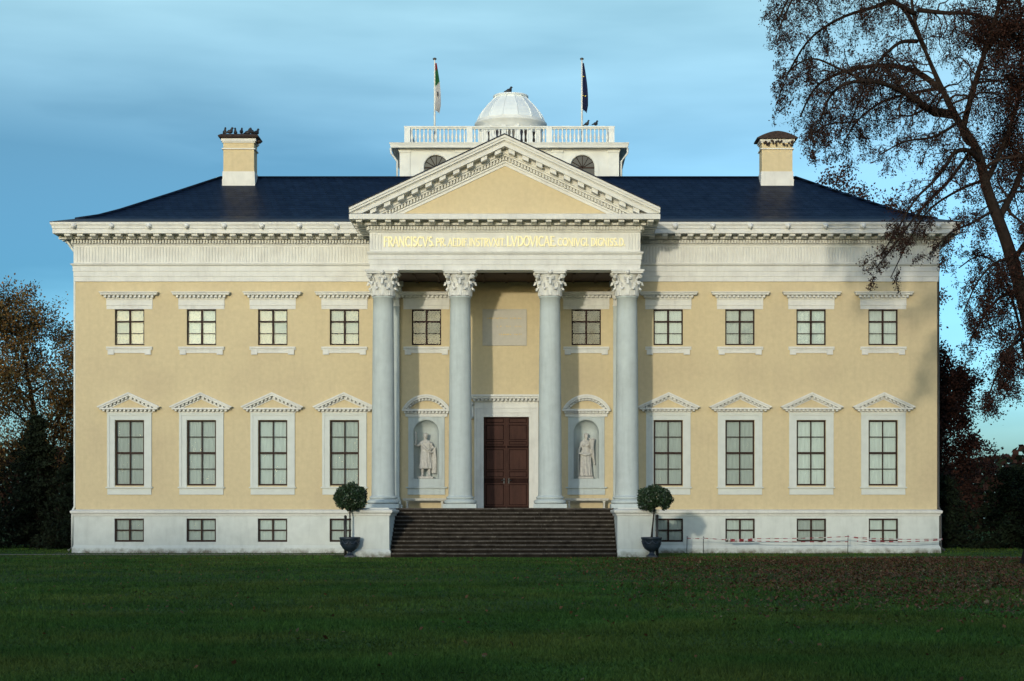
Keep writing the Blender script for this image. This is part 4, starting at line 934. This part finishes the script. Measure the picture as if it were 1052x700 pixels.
class Tree:
    def __init__(s, seed, droop=.06, wob=.22): s.r = random.Random(seed); s.seg = []; s.tips = []; s.droop = droop; s.wob = wob
    def branch(s, p, d, ln, r, lv, mx, kids=(6, 5, 5), dens=1.):
        rnd = s.r; n_ = 6 if lv < mx else 4; st = ln/n_; pts = [p.copy()]; rad = [r]; d = d.normalized()
        for i in range(n_):
            d = (d+Vector((rnd.gauss(0, s.wob), rnd.gauss(0, s.wob), rnd.gauss(0, s.wob)-s.droop*(1+lv*.8)))).normalized()
            p = p+d*st; pts.append(p.copy()); rad.append(max(.006, r*(1-.85*(i+1)/n_)))
        s.seg.append((pts, rad, lv))
        if lv < mx:
            s.kids(pts, rad, ln, lv, mx, kids, dens)
        else: s.tips += pts[1:]
        return pts
    def kids(s, pts, rad, ln, lv, mx, kids, dens=1., start=.15):
        rnd = s.r; k = kids[min(lv, len(kids)-1)]; k = max(1, int(k*dens))
        for q in range(k):
            t = start+(1-start)*(q+rnd.random())/k; f = t*(len(pts)-1); i = min(int(f), len(pts)-2); pp = pts[i].lerp(pts[i+1], f-i); dd = (pts[i+1]-pts[i]).normalized()
            sd_ = dd.cross(Vector((rnd.gauss(0, 1), rnd.gauss(0, 1), rnd.gauss(0, 1)))).normalized(); nd = dd*rnd.uniform(.35, .8)+sd_*rnd.uniform(.7, 1.1)
            s.branch(pp, nd, ln*rnd.uniform(.38, .62)*(1.05-.35*t), max(.007, rad[i]*.42), lv+1, mx, kids, 1)
    def wood(s, name, big=.05):
        mb = MB()
        for pts, rad, lv in s.seg: mb.tube(pts, rad, 9 if rad[0] > .15 else (5 if rad[0] > .04 else 3), 0, rad[0] > .04)
        return mb

# ---- the leaning tree at the right, limbs measured at its distance
TY = -18.4; TD = TY-CY
def P3(px, py, dy=0.): 
    return Vector(((px-549)*(TD+dy)/F+CX, TY+dy, CZ+(530-py)*(TD+dy)/F))
def smooth_path(pts, k=4):
    out = []
    for i in range(len(pts)-1):
        p0 = pts[max(i-1, 0)]; p1 = pts[i]; p2 = pts[i+1]; p3 = pts[min(i+2, len(pts)-1)]
        for q in range(k):
            t = q/k; out.append(.5*((2*p1)+(p2-p0)*t+(2*p0-5*p1+4*p2-p3)*t*t+(3*p1-p0-3*p2+p3)*t**3))
    out.append(pts[-1]); return out
T = Tree(21, droop=.085, wob=.25)
def limb(pp, r0, r1, L_, kids, dens=1., start=.1, mx=3):
    pts = smooth_path([P3(*q) for q in pp]); n_ = len(pts); rad = [r0+(r1-r0)*(i/(n_-1))**.8 for i in range(n_)]
    T.seg.append((pts, rad, 0)); 
    if kids: T.kids(pts, rad, L_, 0, mx, kids, dens, start)
    return pts
tr_pts = [(1060, 584, 0), (1063, 560, 0), (1070, 480, 0), (1070, 400, 0), (1061, 350, 0), (1047, 291, 0), (1032, 243, 0), (1014, 194, .2), (1004, 155, .4), (985, 125, .5), (972, 100, .6), (960, 74, .8), (948, 45, 1), (938, 12, 1.2), (935, -30, 1.3), (928, -80, 1.4)]
pts = smooth_path([P3(*q) for q in tr_pts]); n_ = len(pts)
rad = [max(.05, .34-.36*(i/(n_-1))) for i in range(n_)]; rad[0] = .55; rad[1] = .46; rad[2] = .40; rad[3] = .37
T.seg.append((pts, rad, 0)); T.kids(pts[28:], rad[28:], 4.2, 0, 3, (22, 6, 5), 1, .05)
trunk_pts = pts; trunk_rad = rad
limb([(1000, 150, .4), (975, 185, -1.0), (955, 205, -2.0), (938, 225, -2.6), (920, 250, -3.0), (900, 275, -3.2)], .07, .02, 1.7, (18, 5, 5))
limb([(1022, 215, .1), (1000, 228, -.8), (975, 240, -1.6), (955, 262, -2.0)], .06, .02, 1.7, (14, 5, 5))
limb([(1040, 265, 0), (1022, 270, -.8), (1004, 290, -1.2), (990, 320, -1.4)], .06, .02, 1.9, (14, 5, 5))
limb([(1056, 330, 0), (1045, 345, -.8), (1034, 370, -1.2), (1028, 400, -1.2)], .06, .02, 1.9, (12, 5, 5))
limb([(893, 84, -1.8), (862, 70, -1), (835, 60, -.6), (812, 72, -.4), (800, 100, -.4)], .05, .02, 2.0, (18, 5, 5))
limb([(880, 125, 3), (850, 128, 2.6), (828, 145, 2.4)], .04, .015, 1.7, (12, 5, 5))
limb([(930, -30, 1.2), (900, -50, 2), (860, -45, 2.6), (825, -20, 3), (800, 30, 3)], .09, .03, 3.0, (28, 6, 5))
limb([(965, 90, .7), (935, 96, 2), (905, 105, 2.6), (880, 125, 3), (865, 150, 3)], .07, .02, 2.3, (22, 6, 5))
limb([(985, 125, .5), (960, 140, -.8), (930, 145, -1.4), (905, 158, -1.8)], .06, .02, 1.8, (16, 5, 5))
limb([(975, 116, .5), (957, 112, -.3), (946, 106, -.6), (920, 90, -1.2), (894, 83, -1.8), (868, 86, -2.2), (852, 100, -2.4), (842, 126, -2.4)], .14, .03, 3.0, (34, 6, 5))
limb([(965, 90, .7), (943, 74, 1.2), (914, 67, 1.8), (886, 69, 2.3), (857, 77, 2.6), (836, 92, 2.8), (822, 120, 2.8)], .12, .03, 2.9, (32, 6, 5))
limb([(942, 42, 1), (926, 43, .4), (911, 54, -.3), (897, 71, -.8), (886, 95, -1), (872, 130, -1.2)], .08, .02, 2.4, (18, 6, 5))
limb([(940, 14, 1.2), (915, 0, .5), (880, -14, 0), (845, -20, -1), (815, -8, -1.5), (800, 20, -1.8)], .10, .03, 2.9, (30, 6, 5))
limb([(950, 50, 1), (925, 5, 2.4), (895, 8, 3), (860, 20, 3.3), (830, 42, 3.4), (808, 78, 3.4)], .09, .03, 2.6, (28, 6, 5))
limb([(1006, 165, .3), (994, 154, -.4), (980, 157, -.9), (971, 171, -1.3), (957, 188, -1.8), (940, 205, -2.3), (924, 232, -2.6), (905, 262, -2.8)], .10, .02, 2.1, (24, 5, 5))
limb([(1010, 185, .3), (985, 195, 1.3), (955, 215, 1.8), (935, 245, 2), (915, 285, 2)], .06, .015, 1.5, (9, 4, 4))
limb([(1046, 300, 0), (1028, 305, -.5), (1010, 325, -1), (995, 355, -1.4)], .07, .02, 1.7, (12, 5, 5))
limb([(1052, 345, 0), (1036, 360, .6), (1024, 385, 1), (1012, 415, 1)], .06, .02, 1.6, (9, 5, 5))
limb([(1026, 225, .1), (1044, 190, .8), (1062, 140, 1.3), (1075, 80, 1.8), (1085, 0, 2)], .14, .04, 3.8, (30, 7, 6))
limb([(990, 130, .5), (1002, 85, -.2), (1016, 40, -.8), (1030, -10, -1.2), (1040, -70, -1.5)], .12, .04, 3.6, (30, 7, 6))
limb([(943, 10, 1), (971, 13, .5), (997, 14, 0), (1030, 25, -.6), (1060, 60, -1)], .09, .03, 3.2, (26, 7, 6))
limb([(1040, 270, 0), (1060, 240, -1), (1085, 220, -1.6), (1110, 230, -2)], .1, .03, 3.2, (20, 7, 6))
limb([(1056, 400, 0), (1080, 350, .6), (1110, 320, 1), (1140, 330, 1)], .1, .03, 3.0, (14, 6, 5))
limb([(1012, 190, .2), (1030, 150, 1), (1046, 100, 1.8), (1050, 40, 2.4), (1046, -20, 3)], .11, .03, 3.6, (28, 7, 6))
limb([(1055, 380, 0), (1046, 330, 1.2), (1030, 280, 1.9), (1008, 262, 2.2), (985, 275, 2.4)], .07, .02, 1.8, (12, 5, 5))
tt = tag(empty('leaning_tree', tuple(P3(1053, 580))), 'tall leaning tree with dark drooping branches and sparse withered leaves at the right edge', 'tree')
off = -tt.location
def relink(o, t):
    o.location = -Vector(t.location); return o
big = Tree(0); small = Tree(0)
big.seg = [s_ for s_ in T.seg if s_[2] == 0]; small.seg = [s_ for s_ in T.seg if s_[2] > 0]
relink(big.wood('trunk').build('trunk', M['bark'], tt), tt); relink(small.wood('twigs').build('branches', M['barkthin'], tt), tt)
rg = np.random.default_rng(7)
tips = np.array([tuple(p) for p in T.tips], np.float32)
print('tips', len(tips), 'segs', len(T.seg))
def spray(tips, rg, spread, per):
    n_ = len(tips); rep = np.repeat(tips, per, 0); return rep+rg.normal(size=rep.shape)*spread
pxs = 549+(tips[:, 0]-CX)*F/(tips[:, 1]-CY)
dense = tips[pxs > 1000]; lp = np.concatenate([spray(tips, rg, .06, 1), spray(dense, rg, .16, 3)])
relink(link('leaves', leaf_mesh('leaves', lp, .072, [M['leafdark'], M['leafred']], 3, .6, (rg.random(len(lp)) > .7)), tt), tt)

def make_tree(name, x, y, h, spread, leafmats, lsize, per, seed, label, group=None, lean=0., bare=.35, thick=.3, kids=(9, 6, 5), droop=.02, sprd=.2):
    t_ = Tree(seed, droop=droop, wob=.16); rnd = t_.r; base = Vector((0, 0, -.05)); pts = [base]; p = base.copy(); d = Vector((lean, 0, 1)).normalized(); n_ = 9
    for i in range(n_): d = (d+Vector((rnd.gauss(0, .05), rnd.gauss(0, .05), .06))).normalized(); p = p+d*h*.82/n_; pts.append(p.copy())
    rad = [thick*(1-.88*i/n_) for i in range(n_+1)]; rad[0] *= 1.35; t_.seg.append((pts, rad, 0))
    k = 13
    for q in range(k):
        f = bare+(1-bare)*(q+.5)/k; i = min(int(f*n_), n_-1); pp = pts[i].lerp(pts[i+1], f*n_-i); a = q*2.4+rnd.random(); up = .45+.7*f
        t_.branch(pp, Vector((math.cos(a), math.sin(a), up)), spread*(1.15-.55*f)*rnd.uniform(.8, 1.1), rad[i]*.45, 1, 3, (0, kids[0], kids[1]))
    o = tag(empty(name, (x, y, 0)), label, 'tree', group)
    t_.wood('w').build('trunk', M['bark'], o)
    rg_ = np.random.default_rng(seed); tp = np.array([tuple(q) for q in t_.tips], np.float32)
    lp_ = spray(tp, rg_, sprd, per) if per >= 1 else tp[rg_.random(len(tp)) < per]+rg_.normal(size=(int(0), 3)).sum()*0
    link('crown', leaf_mesh('crown', lp_, lsize, leafmats, seed, .7, (rg_.random(len(lp_)) > .5) if len(leafmats) > 1 else None), o)
    return o
RL = [M['leafred'], M['leafdark']]
make_tree('broadleaf_tree', 23.4, 36, 26.2, 6.0, RL, .17, 6, 31, 'bare russet treetop rising behind the right end of the roof', thick=.4)
make_tree('broadleaf_tree', 22.6, 17, 11.0, 3.4, [M['leafred'], M['leafdark']], .15, 8, 32, 'russet-leaved tree close behind the right corner of the palace', thick=.25, bare=.3)
make_tree('broadleaf_tree', 29.5, 48, 12.0, 4.5, RL, .16, 4, 33, 'thin distant brown tree between the russet tree and the right evergreen', thick=.2)
make_tree('broadleaf_tree', 24.6, -5, 21, 5.8, RL, .12, 9, 34, 'dense dark copper tree at the right edge behind the leaning tree', thick=.4, bare=.35)
make_tree('broadleaf_tree', -24.6, 19, 13.6, 6.0, [M['leaforange'], M['leafolive']], .13, 9, 35, 'orange-brown autumn tree left of the palace above the dark evergreens', thick=.32, bare=.25, kids=(13, 8, 5))
make_tree('broadleaf_tree', -24.0, 40, 16.0, 6.0, [M['leaforange'], M['leafolive']], .18, 10, 36, 'brown autumn tree just behind the left corner of the palace', thick=.28, bare=.3)
make_tree('broadleaf_tree', -36.5, 30, 15.5, 6, [M['leaforange'], M['leafolive']], .2, 6, 37, 'autumn tree beyond the left edge behind the evergreens', thick=.35)
# evergreens: whorled boughs with needle sprays
def conifer(name, x, y, h, w, seed, label, cat='tree', m_='conifer', group=None, shape=.9, dn=1.):
    rg_ = np.random.default_rng(seed); o = tag(empty(name, (x, y, 0)), label, cat, group)
    mb = MB(); mb.tube([(0, 0, -.05), (0, 0, h*.95)], [.03*h, .02], 7)
    P_ = []; nb_ = int(h*16*dn)
    for i in range(nb_):
        z = h*(.03+.95*rg_.random()); t = z/h; rr = w*(1-t**1.3)**shape*rg_.uniform(.65, 1.12); a = rg_.random()*6.283; k_ = 9
        mb.tube([(0, 0, z), (rr*.5*math.cos(a), rr*.5*math.sin(a), z-.03*rr), (rr*math.cos(a), rr*math.sin(a), z-.18*rr)], [.03, .02, .008], 3)
        for q in range(k_):
            s_ = (q+1)/k_; c_ = np.array([rr*s_*math.cos(a), rr*s_*math.sin(a), z-.18*rr*s_*s_]); P_.append(c_+rg_.normal(size=(9, 3))*np.array([.16, .16, .11])*(.6+.5*w/3))
    mb.build('trunk', M['bark'], o); P_ = np.concatenate(P_).astype(np.float32); link('crown', leaf_mesh('crown', P_, .2, M[m_], seed, .45), o)
    return o
cl = [(-20.8, 9, 4.8, 2.2, 'dark yew against the left corner of the palace'), (-23.4, 12, 6.6, 2.4, 'pointed dark evergreen second from the left corner of the palace'), (-26.2, 9.5, 5.6, 2.4, 'dark evergreen in the middle of the left group'),
      (-22.0, 20, 7.4, 2.6, 'tall dark evergreen behind the yew at the left corner'), (-28.8, 13, 7.0, 2.6, 'dark evergreen at the left edge of the picture'), (-25.6, 19, 6.8, 2.8, 'dark evergreen behind the middle of the left group'), (-31.5, 10, 6, 2.5, 'dark evergreen beyond the left edge')]
for i, (x, y, h, w, lab) in enumerate(cl): conifer('evergreen_tree', x, y, h, w, 50+i, lab, group='evergreens left of the palace', dn=1.3)
cr_ = [(21.6, 13, 3.6, 2.3, 'low dark yew bush at the right corner of the palace'), (24.4, 10.5, 3.9, 2.3, 'rounded dark yew bush in the middle of the right gap'), (23.0, 22, 4.6, 2.6, 'dark yew behind the two low bushes on the right'), (26.6, 15, 4.4, 2.5, 'dark yew bush between the low bushes and the right evergreen')]
for i, (x, y, h, w, lab) in enumerate(cr_): conifer('yew_bush', x, y, h, w, 70+i, lab, 'bush', 'yew', group='yews right of the palace', shape=.55, dn=1.6)
conifer('evergreen_tree', 24.9, 1.5, 6.2, 2.0, 80, 'tall dark evergreen at the right edge beside the lawn path', dn=1.4)
conifer('evergreen_tree', 28.2, 4, 7.6, 2.4, 81, 'dark evergreen beyond the right edge', dn=1.2)
# unseen spruces added out of frame on the left to shade the left-hand group
for i, (x, y) in enumerate(((-31.5, -16), (-35.5, -12), (-30, -26), (-34.5, -21))):
    conifer('evergreen_tree', x, y, 13.5, 3.4, 90+i, ('unseen spruce added left of the lawn to shade the evergreens, ' + ['nearest the palace', 'farthest from the lawn', 'nearest the viewer', 'behind the others'][i]), group='unseen spruces added for shade', shape=1.0, dn=.9)
# distant hedge-like woods, far behind the house and behind the viewer (mirrored in the panes)
def wood_belt(name, x0, x1, y0, dy, h, seed, lab, ls=2.2, amp=1.):
    rg_ = np.random.default_rng(seed); n_ = 60000; x = rg_.uniform(x0, x1, n_); base = h*(1-.28*amp+amp*(.16*np.sin(x*.11+seed)+.10*np.sin(x*.31+seed*2)+.05*np.sin(x*.9))); z = base*rg_.random(n_)**.8; y = y0+dy*rg_.random(n_)
    P_ = np.stack([x, y, z], 1).astype(np.float32); o = link(name, leaf_mesh(name, P_, ls, [M['leafdark'], M['yew']], seed, .8, rg_.random(n_) > .6)); return tag(o, lab, 'woods', None, 'stuff')
wood_belt('distant_woods', -150, 150, 110, 14, 11, 1, 'dark belt of woods on the horizon behind the palace', .9)
wood_belt('distant_woods', -170, 120, -140, 12, 18.8, 2, 'belt of woods at the far side of the park', 1.5, .28)
# ------------------------------------------------------------------ potted trees
def urn():
    u = MB()
    u.box(-.20, .20, -.20, .20, 0, .07); u.lathe([(.17, .07), (.13, .12), (.085, .17), (.09, .22), (.16, .26), (.27, .33), (.34, .45), (.345, .62), (.365, .66), (.40, .70), (.41, .76), (.395, .78), (.34, .78), (.32, .70)], 28)
    for i in range(8):
        a0 = i*math.pi/4; a1 = a0+math.pi/4
        u.tube([((.355-.01*math.sin(t*math.pi))*math.cos(a0+(a1-a0)*t), (.355-.01*math.sin(t*math.pi))*math.sin(a0+(a1-a0)*t), .62-.11*math.sin(t*math.pi)) for t in [q/6 for q in range(7)]], [.02, .028, .034, .038, .034, .028, .02], 6)
        u.ell((.36*math.cos(a0), .36*math.sin(a0), .62), (.035, .035, .05), 6)
    return u.mesh('urn', M['urn'])
um = urn()
soil = MB(); soil.lathe([(.33, .68), (.33, .735), (.1, .75)], 20); soilm = soil.mesh('soil', M['bark'])
def potted(x, y, z0, lab, cr, cc, seed, bend):
    o = tag(empty('potted_tree', (x, y, z0)), lab, 'potted tree', 'potted bay trees flanking the steps')
    link('urn', um, o); link('soil', soilm, o)
    t_ = MB(); t_.tube([(0, 0, .7), (bend*.3, 0, 1.1), (bend, 0, 1.7), (bend+.02, 0, 2.1)], [.045, .032, .026, .02], 8); t_.tube([(0, 0, .72), (.0, 0, .80)], [.08, .045], 8)
    rnd = random.Random(seed)
    for q in range(14):
        a = rnd.random()*6.28; t_.tube([(bend, 0, cc[2]-cr[2]*.7), (bend+cr[0]*.75*math.cos(a), cr[1]*.75*math.sin(a), cc[2]+rnd.uniform(-.4, .6)*cr[2])], [.014, .005], 4)
    t_.build('trunk', M['bark'], o)
    rg_ = np.random.default_rng(seed); d = rand_dirs(rg_, 9000); lum = 1+.10*np.sin(d[:, 0]*5+seed)*np.cos(d[:, 2]*6)+.06*np.sin(d[:, 1]*9+d[:, 0]*7); rr = rg_.uniform(.45, 1.04, 9000)**.55
    P_ = d*rr[:, None]*lum[:, None]*np.array(cr)+np.array(cc)
    if seed == 2: P_ = P_[~((P_[:, 2] < cc[2]-.28) & (np.abs(P_[:, 0]-cc[0]-.12) < .16))]
    P_ = P_[P_[:, 2] > cc[2]-cr[2]*.86+.06*np.sin(P_[:, 0]*23)]
    link('crown', leaf_mesh('crown', P_, .085, M['bay'], seed, .55), o)
potted(-5.88, -7.86, 0, 'round clipped bay tree in dark blue urn left of the steps', (.62, .62, .53), (.02, 0, 2.30), 1, .0)
potted(5.70, -7.86, 0, 'lopsided bay tree in dark blue urn right of the steps', (.66, .62, .50), (.12, 0, 2.24), 2, .09)
for x, y, h, lab in ((-6.12, -7.2, 1.58, 'dark post behind the left urn'), (5.93, -7.55, 1.60, 'dark upright post beside the right urn')):
    mb = MB(); mb.tube([(0, 0, 0), (0, 0, h)], .055, 8); mb.lathe([(.055, h), (.06, h+.01), (.02, h+.04)], 8); o = mb.build('metal_post', M['iron']); o.location = (x, y, 0); tag(o, lab, 'post', 'posts beside the urns')
# ------------------------------------------------------------------ barrier tape
sy = -1.3; fx = lambda px, d=74.7: (px-549)*d/F+CX; fz = lambda py, d=74.7: CZ+(530-py)*d/F
for px_, top, lab in ((705.6, 550.5, 'thin stake at the left end of the barrier tape'), (722.5, 550.8, 'thin stake second from the left end of the barrier tape'), (871, 549.5, 'thin stake near the right end of the barrier tape')):
    mb = MB(); mb.tube([(0, 0, 0), (.01, 0, fz(top))], .016, 6); o = mb.build('tape_stake', M['iron']); o.location = (fx(px_), sy, 0); tag(o, lab, 'stake', 'stakes holding the tape')
def ribbon(mb, P_, w, tw, seed):
    rnd = random.Random(seed); k = 40; vs = []
    for i in range(k+1):
        t = i/k*(len(P_)-1); j = min(int(t), len(P_)-2); q = Vector(P_[j]).lerp(Vector(P_[j+1]), t-j); a = tw*math.sin(t*2.1+seed)+.4*math.sin(t*5); h = w/2
        vs += [(q.x, q.y-h*math.sin(a), q.z-h*math.cos(a)), (q.x, q.y+h*math.sin(a), q.z+h*math.cos(a))]
    mb.add(vs, [(2*i, 2*i+2, 2*i+3, 2*i+1) for i in range(k)])
mb = MB()
def run(a, b, sag, seed, w=.036, tw=.7):
    (x0, z0), (x1, z1) = (fx(a[0]), fz(a[1])), (fx(b[0]), fz(b[1])); ribbon(mb, [(x0+(x1-x0)*t, sy-.02-.004*seed, z0+(z1-z0)*t-4*sag*t*(1-t)) for t in [i/12 for i in range(13)]], w, tw, seed)
run((705.6, 552.5), (722.5, 553), .01, 1); run((722.5, 552.5), (745, 554.2), .0, 2); run((745, 554), (775, 553.5), .02, 3, .08); run((748, 555.2), (776, 554.6), .01, 4, .08)
run((775, 553), (871, 550.8), .03, 5); run((775, 555.5), (871, 556.2), .02, 6); run((871, 550.8), (968, 553.4), .16, 7); run((871, 551), (968, 553.2), .06, 8); run((880, 555.6), (966, 554.6), .05, 9)
o = mb.build('barrier_tape', M['tape']); tag(o, 'red and white barrier tape strung along the right wing', 'barrier tape')
# ------------------------------------------------------------------ grass and fallen leaves
rg = np.random.default_rng(11)
def strip(d0, d1, n_, margin):
    d = np.sqrt(rg.uniform(d0*d0, d1*d1, n_)); half = d*(526+margin)/F; x = CX-23*d/F+rg.uniform(-1, 1, n_)*half; return x, CY+d, d
bx, by, bd = [], [], []
for d0, d1, n_ in ((15.5, 21, 120000), (21, 29, 110000), (29, 42, 90000), (42, 67, 80000), (67, 96, 45000)):
    x, y, d = strip(d0, d1, n_, 260); bx.append(x); by.append(y); bd.append(d)
x = np.concatenate(bx); y = np.concatenate(by); d = np.concatenate(bd)
ok = ~(((np.abs(x) < 6.6) & (y > -8.4)) | ((np.abs(x) < 18.9) & (y > -.4)) | ((x < -6.2) & (y > -3.8) & (y < -1.0)) | ((x > 11.5) & (y > -9.6) & (y < -7.2))); x, y, d = x[ok], y[ok], d[ok]; n_ = len(x)
h = rg.uniform(.025, .06, n_)*(1+.35*np.sin(x*1.3+np.sin(y*.7))*np.sin(y*.9)); wd = .0035+.0003*d; a = rg.uniform(0, 6.283, n_)
vs = np.zeros((n_, 3, 3), np.float32); vs[:, 0, 0] = x-wd*np.cos(a); vs[:, 0, 1] = y-wd*np.sin(a); vs[:, 1, 0] = x+wd*np.cos(a); vs[:, 1, 1] = y+wd*np.sin(a)
vs[:, 2, 0] = x+rg.normal(size=n_)*.025; vs[:, 2, 1] = y+rg.normal(size=n_)*.025; vs[:, 2, 2] = h
me = bpy.data.meshes.new('grass'); me.vertices.add(n_*3); me.vertices.foreach_set('co', vs.ravel()); me.loops.add(n_*3); me.loops.foreach_set('vertex_index', np.arange(n_*3, dtype=np.int32)); me.polygons.add(n_); me.polygons.foreach_set('loop_start', np.arange(0, n_*3, 3, dtype=np.int32)); me.polygons.foreach_set('loop_total', np.full(n_, 3, np.int32)); me.materials.append(M['blade']); me.update(calc_edges=True)
tag(link('grass', me), 'short dark green lawn grass in front of the palace', 'grass', None, 'stuff')
N1 = 420000; x = rg.uniform(-2, 45, N1); y = rg.uniform(-52, -8, N1)
ss = lambda v, a, b: (lambda t: t*t*(3-2*t))(np.clip((v-a)/(b-a), 0, 1))
pr = ss(x, 1, 11)*ss(y, -53, -36)*(1-.5*ss(y, -12, -8.2))*(.35+.65*(np.sin(x*.8+1.3*np.sin(y*.45))*np.sin(y*.6+np.sin(x*.5)) > -.25))
k = rg.random(N1) < pr*.42; x, y = x[k], y[k]
x2 = rg.uniform(-32, 32, 2600); y2 = rg.uniform(-61, -9, 2600); x = np.concatenate([x, x2]); y = np.concatenate([y, y2]); n_ = len(x)
k = ~((np.abs(x) < 6.6) & (y > -8.4)); x, y = x[k], y[k]; n_ = len(x)
a = rg.uniform(0, 6.283, n_); s_ = rg.uniform(.022, .042, n_); tl = rg.normal(size=n_)*.45
U = np.stack([np.cos(a)*s_, np.sin(a)*s_, tl*s_], 1); V = np.stack([-np.sin(a)*s_*.7, np.cos(a)*s_*.7, rg.normal(size=n_)*.4*s_], 1); P_ = np.stack([x, y, rg.uniform(.03, .055, n_)], 1)
o = link('fallen_leaves', quads_mesh('fallen_leaves', P_.astype(np.float32), U, V, [M['fallen'], M['fallen2']], rg.random(n_) > .93)); tag(o, 'reddish brown fallen leaves on the lawn under the leaning tree', 'fallen leaves', None, 'stuff')
print('leaves on lawn', n_)
